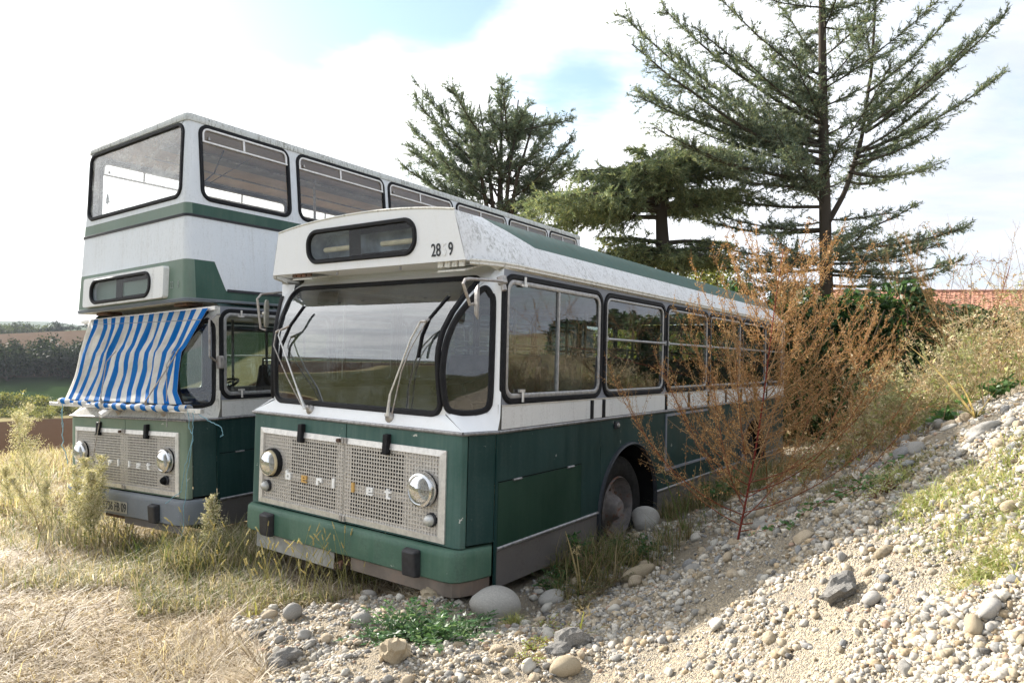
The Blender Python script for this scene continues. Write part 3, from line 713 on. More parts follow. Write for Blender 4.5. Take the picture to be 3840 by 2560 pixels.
        for i, (a, b) in enumerate(wins):
            oa = .31 if i == 0 else (wins[i - 1][1] + a) / 2; ob = (b + wins[i + 1][0]) / 2 if i + 1 < len(wins) else L
            hole = rr(a + .016, b - .016, .202, 1.098, .10, 6)
            ri, ro = ring2(hole, [(oa, ze0), (ob, ze0), (ob, ze1), (oa, ze1)])
            m = MB(); m.bridge([(s * 1.25, v, z) for v, z in ri], [(s * 1.25, v, z) for v, z in ro]); P(m, 'window_post', 'pillar_grey')
            m = MB(); m.poly([(s * 1.243, v, z) for v, z in rr(a + .02, b - .02, .206, 1.094, .10, 6)]); w = P(m, 'side_window', 'window_glass')
            dn = rr(a + .024, b - .024, .210, 1.090, .10, 8)
            m = MB(); m.sweep([(s * 1.25, v, z) for v, z in dn], (s, 0, 0), GASK); P(m, 'gasket', 'rubber', w, smooth_=True, ang=50)
            fd = rr(a + .058, b - .058, .244, 1.056, .08, 8); k = 1.6 if i == 0 else 1.0
            m = MB(); m.sweep([(s * 1.25, v, z) for v, z in fd], (s, 0, 0), [(x * k * .8, y * .8) for x, y in FRAME]); P(m, 'frame', 'window_alum', w, smooth_=True, ang=40)
            if i == 0:
                vm = a + .50 * (b - a) + .01
                m = MB(); m.box(s * 1.25 - .012, s * 1.25 + .008, vm - .010, vm + .010, .262, 1.038); P(m, 'mullion', 'window_alum', w)
                for zz_, zd in ((.20, .27), (1.10, 1.03)):
                    m = MB(); m.tube([(s * 1.275, a + .24, zz_), (s * 1.275, a + .24, zd)], .010, 6); m.box(s * 1.255, s * 1.272, a + .205, a + .275, min(zd, zd + .02), max(zd, zd + .02)); P(m, 'window_hook', 'alum_frame', w)
            else:
                m = MB(); m.tube([(s * 1.272, a + .03, .700), (s * 1.272, b - .03, .700)], .011, 8)
                for vv in (a + .035, b - .035): m.box(s * 1.252, s * 1.28, vv - .012, vv + .012, .68, .725)
                P(m, 'rail', 'window_alum', w)
                m = MB(); m.lathe([(.022, 0), (.022, .02), (.012, .03), (.012, .06), (.001, .075)], (s * 1.245, a + .30, .275), (-s, 0, 0), 8); P(m, 'knob', 'chrome', w)
        m = MB(); m.box(s * 1.25 - .004, s * 1.25 + .022, 2.03, 2.11, -.10, -.035); ml = P(m, 'marker_lamp', 'black_plastic', bevel=.008)
        m = MB(); m.lathe([(.022, 0), (.018, .012), (.001, .016)], (s * 1.272, 2.075, -.068), (s, 0, 0), 10); P(m, 'lens', 'dull_metal', ml)
    # ---- rear
    m = MB(); ri, ro = ring2(rr(-.9, .9, .3, 1.05, .1), [(-1.25, -1.0), (1.25, -1.0), (1.25, 1.16), (-1.25, 1.16)], (0, .65)); m.bridge([(x, L, z) for x, z in ri], [(x, L, z) for x, z in ro]); P(m, 'rear_wall', K['side'])
    m = MB(); m.poly([(x, L - .005, z) for x, z in rr(-.9, .9, .3, 1.05, .1)]); P(m, 'rear_window', 'window_glass')
    # ---- cabin
    m = MB(); m.box(-.855, .855, .12, L - .02, -.48, -.44); P(m, 'cabin_floor', 'floor_dark')
    for s in (-1, 1):
        m = MB(); m.box(s * 1.235 - .01, s * 1.235, .3, L - .03, -.235, .19); P(m, 'lining', 'cabin_wall')
    m = MB(); m.hexa([(-1.10, .10, -.4), (1.10, .10, -.4), (1.10, .55, -.4), (-1.10, .55, -.4), (-1.02, .09, .06), (1.02, .09, .06), (1.05, .48, .10), (-1.05, .48, .10)]); P(m, 'dashboard', 'black_plastic', bevel=.03)
    m = MB(); m.hexa([(.32, .10, .06), (.96, .10, .06), (.96, .40, .10), (.32, .40, .10), (.38, .22, .20), (.92, .22, .20), (.92, .38, .22), (.38, .38, .22)]); P(m, 'instrument_hood', 'black_plastic', bevel=.02)
    sc = Vector((.62, .66, .30)); sa = Vector((0, -.35, .94)).normalized()
    a_ = sa.orthogonal().normalized(); b_ = sa.cross(a_)
    m = MB(); m.tube([sc + a_ * (.25 * math.cos(t)) + b_ * (.25 * math.sin(t)) for t in np.linspace(0, 2 * math.pi, 28)[:-1]], .014, 6, closed=True)
    for t in (.4, 2.5, 4.6): m.bar(sc, sc + a_ * (.25 * math.cos(t)) + b_ * (.25 * math.sin(t)), .010)
    m.bar(sc, sc - sa * .5, .025); P(m, 'steering_wheel', 'black_plastic')
    def seat(uu, vv, w, name='seat', mat='seat_fabric', z0=-.44):
        m = MB(); m.hexa([(uu - w, vv - .22, z0 + .38), (uu + w, vv - .22, z0 + .38), (uu + w, vv + .22, z0 + .36), (uu - w, vv + .22, z0 + .36), (uu - w, vv - .22, z0 + .47), (uu + w, vv - .22, z0 + .47), (uu + w, vv + .22, z0 + .45), (uu - w, vv + .22, z0 + .45)])
        m.hexa([(uu - w, vv + .16, z0 + .46), (uu + w, vv + .16, z0 + .46), (uu + w, vv + .25, z0 + .46), (uu - w, vv + .25, z0 + .46), (uu - w * .9, vv + .24, z0 + .98), (uu + w * .9, vv + .24, z0 + .98), (uu + w * .9, vv + .30, z0 + .98), (uu - w * .9, vv + .30, z0 + .98)])
        for sx in (-.7, .7): m.box(uu + sx * w - .02, uu + sx * w + .02, vv - .15, vv - .11, z0, z0 + .38); m.box(uu + sx * w - .02, uu + sx * w + .02, vv + .11, vv + .15, z0, z0 + .36)
        st = P(m, name, mat, bevel=.02)
        h = MB(); h.tube([(uu - w * .8, vv + .27, z0 + .90), (uu - w * .8, vv + .29, z0 + 1.06), (uu + w * .8, vv + .29, z0 + 1.06), (uu + w * .8, vv + .27, z0 + .90)], .012, 6); P(h, 'grab_rail', 'dull_metal', st)
    seat(.62, 1.15, .25, 'driver_seat')
    m = MB(); m.hexa([(.30, 1.50, -.44), (1.20, 1.50, -.44), (1.20, 1.53, -.44), (.30, 1.53, -.44), (.30, 1.50, .55), (1.20, 1.50, .55), (1.20, 1.53, .55), (.30, 1.53, .55)]); P(m, 'cab_partition', 'cabin_wall')
    for vv in (2.3, 3.2, 4.1, 5.0, 5.9, 6.8):
        for uu in (-.78, .78): seat(uu, vv, .40)
    for vv in (1.55, 2.7, 4.3, 5.9):
        for uu in (-.34, .34):
            m = MB(); m.bar((uu, vv, -.44), (uu, vv, 1.14), .017, 8); P(m, 'grab_pole', 'dull_metal')
    return P

def destination(P, face, u0, u1, z0, z1, parent=None):
    """window, gasket and blinds of a destination box; face(u, z, depth) -> point"""
    out_ = rr(u0 + .02, u1 - .02, z0 + .02, z1 - .02, .105, 8)
    m = MB(); m.poly([face(u, z, .004) for u, z in out_]); w = P(m, 'destination_window', 'box_glass', parent)
    m = MB(); m.sweep([face(u, z, 0) for u, z in out_], (0, -1, 0), [(a * .85, b) for a, b in GASK]); P(m, 'gasket', 'rubber', w, smooth_=True, ang=50)
    m = MB(); A = [face(u, z, .006) for u, z in out_]; Bk = [face(u, z, .20) for u, z in out_]; m.bridge(A, Bk); m.poly(Bk); P(m, 'box_lining', 'board_grey', w)
    mid = (u0 + u1) / 2
    m = MB(); d = .045
    def q(a, b, c, e): m.poly([face(a, c, d), face(b, c, d), face(b, e, d), face(a, e, d)])
    q(mid - .155, mid - .02, z0, z1); q(mid - .0199, u1, z1 - .075, z1); q(mid - .0199, u1, z0, z0 + .06); q(u1 - .09, u1, z0 + .0601, z1 - .0751); P(m, 'blind', 'dark_void', w)
    m = MB(); zc = (z0 + z1) / 2
    for a, b in ((u0 + .10, mid - .16), (mid + .15, u1 - .12)): m.tube([face(a, zc - .01, .11), face(b, zc - .01, .11)], .022, 8)
    P(m, 'tube_lamp', 'cream', w, smooth_=True)
    return w

def place_text(txt, size, origin, xdir, updir, name, mat, parent, sx=.75, bold=0.0):
    me, wd, ht = text_mesh(txt, size, sx, bold)
    o = obj(name, me, mat, parent)
    x = Vector(xdir).normalized(); y = Vector(updir).normalized(); z = x.cross(y)
    M = Matrix((x, y, z)).transposed().to_4x4(); M.translation = Vector(origin); o.matrix_local = M
    return o

# ================================================================== single-deck bus
busA = bus_root('single_deck_bus', 'low single deck green and white bus half sunk in the gravel, windscreen bare', RA, TA)
LA = 8.0
PA = lower_body(busA, dict(length=LA, front='green_front', side='green_paint', hatch='green_hatch', bumper='green_bumper', white='white_front', band='white_paint', ring=(False, True), letters=['letter_white', 'letter_orange', 'letter_white', 'letter_white', 'letter_orange', 'letter_white', 'letter_white'], bump=(-.985, -.772), ov_u=.81, ov_z=-.797, valance=True))
def visor_v(z): return .09 - .0694 * (z - 1.18)
def build_A_top():
    P = PA
    # visor face with crowned top
    top = [(x, 1.605 - .068 * abs(x / .985) ** 2.2) for x in np.linspace(.985, -.985, 17)]
    outer = [(-1.082, 1.182), (1.082, 1.182)] + top
    hole = rr(-.592, .612, 1.262, 1.506, .10, 8)
    ri, ro = ring2(hole, outer, (0.01, 1.385))
    m = MB(); m.bridge([(x, visor_v(z), z) for x, z in ri], [(x, visor_v(z), z) for x, z in ro]); vz = P(m, 'visor_face', 'white_front')
    destination(P, lambda u, z, d: (u, visor_v(z) + d, z), -.612, .632, 1.242, 1.526, vz)
    m = MB(); m.grid([[(-1.082, .09, 1.181), (1.082, .09, 1.181)], [(-1.13, .30, 1.186), (1.13, .30, 1.186)], [(-1.2, .45, 1.19), (1.2, .45, 1.19)]]); P(m, 'visor_underside', 'white_front')
    m = MB()
    m.tube([(x, visor_v(z) + .004, z + .001) for x, z in top], .010, 6); P(m, 'visor_edge', 'white_grimy', vz)
    for uu, tl in ((.93, .055), (-.72, .035)):
        m = MB(); m.hexa([(uu - .13, .12, 1.165 - tl), (uu + .13, .12, 1.165 - tl), (uu + .13, .30, 1.165), (uu - .13, .30, 1.165), (uu - .13, .12, 1.178 - tl), (uu + .13, .12, 1.178 - tl), (uu + .13, .30, 1.178), (uu - .13, .30, 1.178)]); fl = P(m, 'vent_flap', 'white_grimy', bevel=.003)
        m = MB()
        for k in range(4): m.box(uu - .12 + k * .065, uu - .075 + k * .065, .11, .125, 1.170 - tl * .5, 1.181); 
        P(m, 'flap_slots', 'rusty_steel' if uu < 0 else 'white_grimy', fl)
    for uu in (-.30, .41):
        m = MB(); m.bar((uu, .14, 1.185), (uu, .14, 1.155), .009, 6); P(m, 'stud', 'steel_trim')
    # roof
    SEC = [(1.262, 1.172), (1.245, 1.215), (1.20, 1.295), (1.14, 1.38), (1.07, 1.455), (.985, 1.535), (.90, 1.556), (.70, 1.577), (.4, 1.597), (0, 1.605)]
    FR = [(1.082, 1.182), (1.074, 1.215), (1.055, 1.295), (1.032, 1.38), (1.011, 1.455), (.985, 1.535), (.90, 1.556), (.70, 1.577), (.4, 1.597), (0, 1.605)]
    def sec(v):
        k = sstep(np.array(v), .08, .55); k = float(k)
        r = float(sstep(np.array(v), LA - .45, LA + .15)) * .25
        H_ = [(a[0] * (1 - k) + b[0] * k, a[1] * (1 - k) + b[1] * k) for a, b in zip(FR, SEC)]
        H_ = [(x * (1 - r * .4 * (z - 1.17) / .4), 1.172 + (z - 1.172) * (1 - r)) for x, z in H_]
        return H_ + [(-x, z) for x, z in H_[::-1][1:]]
    m = MB(); rows = []
    for v in [.0, .1, .2, .3, .4, .55, .8] + list(np.linspace(1.2, LA - .5, 12)) + [LA - .3, LA - .1, LA]:
        rows.append([(x, max(v, visor_v(z)) if v > 0 else visor_v(z), z) for x, z in sec(max(v, .08))])
    m.grid(rows); m.poly([rows[-1][k] for k in range(len(rows[-1]))]); P(m, 'roof', 'roof_paint', smooth_=True, ang=40)
    for s in (-1, 1):
        pth = [(s * 1.095, .12, 1.176), (s * 1.16, .18, 1.174), (s * 1.235, .30, 1.17), (s * 1.262, .45, 1.168), (s * 1.264, LA - .02, 1.168)]
        m = MB(); m.sweep(pth, (s, 0, 0), [(-.016, -.012), (-.016, .012), (-.004, .02), (.006, .012), (.020, .016), (.026, .004), (.02, -.012)], closed=False); P(m, 'gutter', 'white_grimy', smooth_=True)
        m = MB(); m.grid([[(s * 1.258, v, 1.164), (s * 1.256, v, 1.15), (s * 1.251, v, 1.136)] for v in (.31, 2, 4, 6, LA)]); m.grid([[(s * 1.15, .20, 1.17), (s * 1.18, .33, 1.13)], [(s * 1.25, .34, 1.168), (s * 1.25, .31, 1.13)]]); P(m, 'cove', 'white_grimy')
    m = MB(); m.grid([[(x, v, 1.17 + .05 * (1 - (x / 1.2) ** 2)) for x in np.linspace(-1.22, 1.22, 9)] for v in (.46, LA - .02)]); P(m, 'cabin_ceiling', 'cabin_wall')
    # wipers
    def wiper(base, arm, arm2, blade):
        m = MB(); m.lathe([(.042, 0), (.036, .018), (.022, .03), (.018, .05), (.001, .055)], base, (0, -.85, .5), 12); w = P(m, 'wiper', 'dull_metal', smooth_=True)
        m = MB(); m.tube(arm[:2], .013, 6, r2=.009); m.tube(arm[1:], .0065, 6); P(m, 'arm', 'alum_frame', w)
        m = MB(); m.tube(arm2, .0048, 5); P(m, 'tie_rod', 'dull_metal', w)
        m = MB(); m.tube(blade, .009, 4); m.tube([tuple(Vector(b) + Vector((.008, .012, 0))) for b in blade], .0055, 4); P(m, 'blade', 'rubber', w)
        m = MB(); m.bar(arm[-1], arm2[-1], .010); m.bar(arm2[-1], blade[1], .010); P(m, 'pivot', 'dull_metal', w)
    wiper((.46, .03, .06), [(.505, -.045, .082), (.531, -.05, .236), (.712, -.04, .634), (.789, -.03, .753)], [(.55, -.045, .095), (.637, -.05, .402), (.714, -.045, .564), (.842, -.03, .753)], [(.925, .10, .937), (.842, -.005, .772), (.793, -.02, .654), (.768, -.03, .501)])
    wiper((-.44, .03, .06), [(-.42, -.045, .075), (-.517, -.05, .229), (-.796, -.04, .654), (-.793, -.03, .701)], [(-.457, -.045, .096), (-.65, -.05, .316), (-.85, -.045, .57), (-.846, -.03, .683)], [(-.64, .085, .905), (-.70, -.005, .736), (-.786, -.02, .571), (-.798, -.03, .417)])
    # mirrors
    m = MB(); m.lathe([(.035, 0), (.035, .05), (.02, .06), (.02, .10)], (1.25, .28, 1.075), (.3, 0, -1), 10); mr = P(m, 'mirror', 'dull_metal')
    m = MB(); m.tube([(1.27, .25, 1.03), (1.32, .20, 1.033), (1.33, -.17, 1.01), (1.333, -.215, 1.0), (1.333, -.234, .975), (1.33, -.157, .845), (1.33, -.12, .855)], .011, 6); P(m, 'arm', 'dull_metal', mr)
    m = MB(); c = Vector((1.335, -.085, .87)); sd = Vector((.55, -.835, 0)).normalized(); nx = Vector((sd.y, -sd.x, 0))
    for k0, k1, t in ((1, 1, 0), ):
        o1 = [c + sd * (.062 * math.copysign(abs(math.cos(a)) ** .6, math.cos(a))) + Vector((0, 0, .112 * math.copysign(abs(math.sin(a)) ** .6, math.sin(a)))) for a in np.linspace(0, 2 * math.pi, 25)[:-1]]
        o2 = [p * 1.0 + nx * .018 - (p - c) * .25 for p in o1]; o3 = [p - nx * .006 for p in o1]
        m.bridge(o1, o2); m.poly(o2); m.bridge(o1, o3); m.poly(o3)
    P(m, 'mirror_head', 'dull_metal', mr)
    m = MB(); m.tube([(-1.22, .46, 1.08), (-1.29, .30, 1.06), (-1.30, .13, 1.031), (-1.30, .09, .985), (-1.30, .134, .725), (-1.26, .16, .71)], .011, 6); mr = P(m, 'mirror', 'dull_metal')
    m = MB(); c = Vector((-1.30, .18, .86)); sd = Vector((.62, -.785, 0)).normalized(); nx = Vector((.785, .62, 0))
    o1 = [c + sd * (.055 * math.copysign(abs(math.cos(a)) ** .6, math.cos(a))) + Vector((0, 0, .125 * math.copysign(abs(math.sin(a)) ** .6, math.sin(a)))) for a in np.linspace(0, 2 * math.pi, 25)[:-1]]
    o2 = [p + nx * .014 for p in o1]; m.bridge(o1, o2); m.poly(o1); m.poly(o2); P(m, 'mirror_head', 'plate_grey', mr)
    m = MB(); m.lathe([(.018, .0), (.018, .03)], (-1.29, .17, .86), (-1, 0, 0), 8); P(m, 'bracket', 'dull_metal', mr)
    # fleet number, one digit gone
    up = (0, -.0694, 1)
    for tx, uu, mt in (('28', .768, 'digit_dark'), ('5', .868, 'digit_ghost'), ('9', .928, 'digit_dark')):
        place_text(tx, .128, (uu, visor_v(1.222) - .003, 1.222), (1, 0, 0), up, 'fleet_number', mt, vz, .72, .0012)
build_A_top()
# ================================================================== double-deck bus
busB = bus_root('double_deck_bus', 'tall double deck green and white bus with striped cloth hung over its windscreen', RB, TB)
LB_ = 8.75
PB = lower_body(busB, dict(length=LB_, front='green_faded', side='green_paint', hatch='green_paint', bumper='grey_bumper', white='white_grimy', band='white_paint', ring=(True, True), letters=['plate_grey', 'plate_grey', 'letter_white', 'letter_white', 'letter_white', 'letter_white', 'letter_white'], bump=(-1.02, -.775), ov_u=.728, ov_z=-.83, valance=False, ind_u=.82, ind_ok=False))
def build_B_top():
    P = PB; r = .06
    def uS(z): return 1.109 - (z - 1.2) * .0596
    def vF(z): return .03 + (z - 1.2) * .05
    ZT = 3.055
    UW = [(.235, 1.384), (1.474, 2.967), (3.025, 4.48), (4.545, 5.975), (6.04, 7.40), (7.46, 8.6)]
    for s in (-1, 1):
        def sd(v, z, d=0): return (s * (uS(z) + d), v, z)
        for i, (a, b) in enumerate(UW):
            oa = vF(2.6) + r if i == 0 else (UW[i - 1][1] + a) / 2; ob = (b + UW[i + 1][0]) / 2 if i + 1 < len(UW) else LB_
            hole = rr(a + .018, b - .018, 2.245, 3.032, .10, 6); ri, ro = ring2(hole, [(oa, 2.20), (ob, 2.20), (ob, ZT), (oa, ZT)])
            m = MB(); m.bridge([sd(*p) for p in ri], [sd(p[0] if not (i == 0 and p[0] < oa + .001) else vF(p[1]) + r, p[1]) for p in ro]); P(m, 'upper_window_post', 'upper_paint' if i < 2 else 'upper_paint')
            m = MB(); m.poly([sd(v, z, -.006) for v, z in hole]); w = P(m, 'upper_window', 'upper_glass')
            dn = rr(a + .024, b - .024, 2.251, 3.026, .10, 8); nn = (s, 0, .06)
            m = MB(); m.sweep([sd(*p) for p in dn], nn, GASK); P(m, 'gasket', 'rubber', w, smooth_=True, ang=50)
            f0, f1 = a + .052, b - .052
            path = [(f0, 2.868), (f0, 2.95)] + [(f0 + .06 - .06 * math.cos(t), 2.938 + .06 * math.sin(t)) for t in np.linspace(.2, math.pi / 2, 5)] + [(f1 - .06 + .06 * math.sin(t), 2.938 + .06 * math.cos(t)) for t in np.linspace(0, math.pi / 2 - .2, 5)] + [(f1, 2.95), (f1, 2.868)]
            m = MB(); m.sweep([sd(*p) for p in path], nn, [(x * .9, y) for x, y in FRAME], closed=False)
            m.sweep([sd(a + .03, 2.860), sd(b - .03, 2.860)], nn, [(x * .8, y) for x, y in FRAME], closed=False); vm = a + .47 * (b - a)
            m.sweep([sd(vm, 2.875), sd(vm, 2.985)], nn, [(x * .9, y * .7) for x, y in FRAME], closed=False); P(m, 'hopper_frame', 'alum_frame', w)
            m = MB(); m.lathe([(.016, 0), (.010, .03), (.001, .04)], sd(a + .12, 2.885, .004), (0, 0, 1), 8); P(m, 'catch', 'dull_metal', w)
        m = MB(); m.grid([[sd(vF(z) + r, z)] + [sd(v, z) for v in (.6, 2, 4, 6, LB_)] for z in (1.20, 1.6, 2.05, 2.20)]); P(m, 'upper_side_panel', 'upper_paint')
        m = MB(); rows = []
        for z in (1.2, 1.6, 2.05, 2.2, 2.6, ZT):
            rows.append([(s * (uS(z) - r + r * math.sin(t)), vF(z) + r - r * math.cos(t), z) for t in np.linspace(0, math.pi / 2, 7)])
        m.grid(rows); P(m, 'upper_corner', 'upper_paint', smooth_=True)
        m = MB(); m.sweep([sd(vF(1.3) + .46, 1.315), sd(LB_, 1.315)], (s, 0, 0), [(-.014, 0), (-.014, .012), (.014, .012), (.014, 0)], closed=False); P(m, 'lower_trim', 'black_plastic')
    def fr(u, z, d=0): return (u, vF(z) - d, z)
    hole = rr(-.925, .935, 2.268, 3.010, .10, 8); ri, ro = ring2(hole, [(-1.0, 2.20), (1.0, 2.20), (1.0, ZT), (-1.0, ZT)])
    m = MB(); m.bridge([fr(*p) for p in ri], [fr(math.copysign(uS(p[1]) - r, p[0]) if abs(p[0]) > .999 else p[0] , p[1]) for p in ro])
    m.grid([[fr(-(uS(z) - r), z), fr(uS(z) - r, z)] for z in (1.20, 1.6, 2.05, 2.20)]); P(m, 'upper_front', 'upper_paint')
    m = MB(); m.poly([fr(u, z, -.006) for u, z in hole]); w = P(m, 'upper_front_window', 'hazy_glass')
    m = MB(); m.sweep([fr(*p) for p in rr(-.931, .941, 2.262, 3.016, .10, 8)], (0, -1, 0), GASK); P(m, 'gasket', 'rubber', w, smooth_=True, ang=50)
    # trims running round the body
    def loop(z, d): return [(-(uS(z) + d), LB_, z), (-(uS(z) + d), vF(z) + r, z)] + [(-(uS(z) - r + (r + d) * math.sin(t)), vF(z) + r - (r + d) * math.cos(t), z) for t in np.linspace(math.pi / 2, 0, 6)] + [(uS(z) - r + (r + d) * math.sin(t), vF(z) + r - (r + d) * math.cos(t), z) for t in np.linspace(0, math.pi / 2, 6)] + [(uS(z) + d, vF(z) + r, z), (uS(z) + d, LB_, z)]
    def band(prof, name, mat):
        m = MB(); m.grid([loop(z, d) for z, d in prof]); return P(m, name, mat, smooth_=True, ang=30)
    band([(2.045, 0), (2.047, .012), (2.054, .013), (2.056, .007), (2.062, .007), (2.064, .013), (2.072, .012), (2.074, 0)], 'waist_trim', 'black_plastic')
    band([(3.045, -.004), (3.047, .012), (3.06, .016), (3.10, .014), (3.125, .004), (3.132, -.01)], 'roof_edge', 'lip_paint')
    band([(1.178, -.012), (1.178, .010), (1.186, .014), (1.194, .006), (1.200, .012), (1.212, .012), (1.216, 0)], 'lower_lip', 'grey_bumper')
    m = MB(); m.grid([[(x * k, v, 3.124 + .008 * (1 - (x / 1.0) ** 2) + zo) for x in np.linspace(-.985, .985, 9)] for v, k, zo in ((.14, 1, 0), (.5, 1, .0), (4, 1, .0), (LB_, 1, 0))]); P(m, 'upper_roof', 'lip_paint', smooth_=True)
    m = MB(); m.grid([[(-1.09, .04, 1.181), (1.09, .04, 1.181)], [(-1.12, .3, 1.185), (1.12, .3, 1.185)], [(-1.25, .45, 1.175), (1.25, .45, 1.175)], [(-1.25, LB_, 1.172), (1.25, LB_, 1.172)]]); P(m, 'soffit', 'white_grimy')
    for s in (-1, 1):
        m = MB(); m.grid([[(s * 1.115, v, 1.18), (s * 1.20, v, 1.165), (s * 1.252, v, 1.136)] for v in (.30, 2, 4, LB_)]); P(m, 'cove', 'green_paint')
    for uu in (-.72, .86):
        m = MB(); m.box(uu - .12, uu + .12, .12, .30, 1.145, 1.180); P(m, 'vent_flap', 'rusty_steel', bevel=.01)
    m = MB(); m.grid([[(x, LB_, z) for x in (-uS(z), uS(z))] for z in (1.18, 3.1)]); P(m, 'upper_rear', 'upper_paint')
    # destination box standing proud of the front
    def bx(u, z, d=0): return (u, vF(z) - .055 + d, z)
    ol = rr(-.85, .785, 1.232, 1.556, .03, 3); hole = rr(-.664, .540, 1.270, 1.512, .10, 8); ri, ro = ring2(hole, ol, (-.06, 1.39))
    m = MB(); m.bridge([bx(*p) for p in ri], [bx(*p) for p in ro]); m.bridge([bx(*p) for p in ro], [fr(p[0] * 1.012, 1.39 + (p[1] - 1.39) * 1.02, -.004) for p in ro]); db = P(m, 'destination_box', 'white_paint')
    destination(P, lambda u, z, d: bx(u, z, d), -.684, .560, 1.250, 1.532, db)
    place_text('22', .105, (.822, vF(1.34) - .004, 1.322), (1, 0, 0), (0, .05, 1), 'fleet_number', 'digit_pale', busB, .62, -.0012).location += Vector(OFFB)
    place_text('8', .105, (.955, vF(1.34) - .004, 1.322), (1, 0, 0), (0, .05, 1), 'fleet_number', 'digit_pale', busB, .55, -.0018).location += Vector(OFFB)
    # number plate on the bumper
    m = MB(); m.plate([(x, -.073, z) for x, z in rr(-.30, .20, -.985, -.865, .012, 2)], (0, -.003, 0)); pl = P(m, 'number_plate', 'plate_grey')
    me, wd, ht = text_mesh('5736 FB 09', .125, .62, .0)
    bpy.data.meshes.remove(me)
    place_text('5736 FB 09', .125, (-.285, -.0775, -.967), (1, 0, 0), (0, 0, 1), 'plate_number', 'digit_dark', pl, .62 * .47 / wd, .0008)
    # upper cabin
    m = MB(); m.grid([[(x, v, 3.062 + .025 * (1 - x * x)) for x in np.linspace(-.985, .985, 9)] for v in (.16, LB_ - .02)]); P(m, 'upper_ceiling', 'ceiling_tan')
    m = MB(); m.box(-1.05, 1.05, .12, LB_ - .03, 1.46, 1.50); P(m, 'upper_floor', 'floor_dark')
    for s in (-1, 1):
        m = MB(); m.grid([[(s * (uS(z) - .03), v, z) for v in (.16, LB_ - .02)] for z in (1.5, 2.22)]); P(m, 'upper_lining', 'cabin_wall')
        m = MB(); m.tube([(s * .30, .4, 2.97), (s * .30, LB_ - .4, 2.97)], .013, 6); P(m, 'ceiling_rail', 'dull_metal')
    m = MB(); m.box(-.12, .12, .5, LB_ - .5, 3.035, 3.06); P(m, 'ceiling_duct', 'cabin_wall')
    for vv in (2.1, 3.1, 4.1, 5.1, 6.1):
        for uu in (-.62, .62):
            m = MB(); w = .38; z0 = 1.50
            m.hexa([(uu - w, vv - .22, z0 + .36), (uu + w, vv - .22, z0 + .36), (uu + w, vv + .22, z0 + .34), (uu - w, vv + .22, z0 + .34), (uu - w, vv - .22, z0 + .45), (uu + w, vv - .22, z0 + .45), (uu + w, vv + .22, z0 + .43), (uu - w, vv + .22, z0 + .43)])
            m.hexa([(uu - w, vv + .16, z0 + .44), (uu + w, vv + .16, z0 + .44), (uu + w, vv + .25, z0 + .44), (uu - w, vv + .25, z0 + .44), (uu - w * .9, vv + .26, z0 + .92), (uu + w * .9, vv + .26, z0 + .92), (uu + w * .9, vv + .32, z0 + .92), (uu - w * .9, vv + .32, z0 + .92)])
            m.box(uu - .3, uu + .3, vv - .1, vv + .1, z0, z0 + .34); P(m, 'upper_seat', 'seat_purple', bevel=.03)
    for vv in (2.45, 5.2):
        for uu in (-.2, .2):
            m = MB(); m.bar((uu, vv, 1.5), (uu, vv, 3.07), .017, 8); P(m, 'grab_pole', 'dull_metal')
    m = MB(); m.tube([(.9, .6, 2.86), (.5, .75, 2.72), (-.3, 1.0, 2.70)], .008, 5); m.tube([(.45, 1.3, 3.05), (.1, .95, 2.71)], .005, 4); P(m, 'loose_wire', 'rubber')
    # wipers over the cloth
    def wp(base, pts, extra):
        m = MB(); m.lathe([(.042, 0), (.036, .018), (.018, .05), (.001, .055)], base, (0, -.85, .5), 12); w = P(m, 'wiper', 'dull_metal', smooth_=True)
        m = MB(); m.tube(pts[:2], .018, 6, r2=.012); m.tube(pts[1:], .0065, 6); P(m, 'arm', 'dull_metal', w)
        if extra: m = MB(); m.tube(extra, .005, 5); P(m, 'tie_rod', 'dull_metal', w)
    wp((-.13, .03, .06), [(-.14, -.14, .09), (-.14, -.17, .22), (-.12, -.12, .60), (.018, -.09, .717)], [(-.14, -.16, .09), (-.456, -.10, -.459)])
    wp((.74, .03, .06), [(.70, -.14, .09), (.74, -.17, .20), (1.10, -.10, .60), (1.17, -.08, .703)], [(1.12, -.1, .68), (1.042, -.13, .548), (1.042, -.13, -.05)])
    # driver-side mirror
    m = MB(); m.tube([(1.26, .30, 1.05), (1.31, .22, 1.04), (1.33, .14, .98), (1.33, .14, .62), (1.27, .28, .56)], .011, 6); mr = P(m, 'mirror', 'dull_metal')
    m = MB(); m.box(1.275, 1.34, .24, .30, .50, .63); P(m, 'mirror_head', 'dull_metal', mr, bevel=.015)
build_B_top()

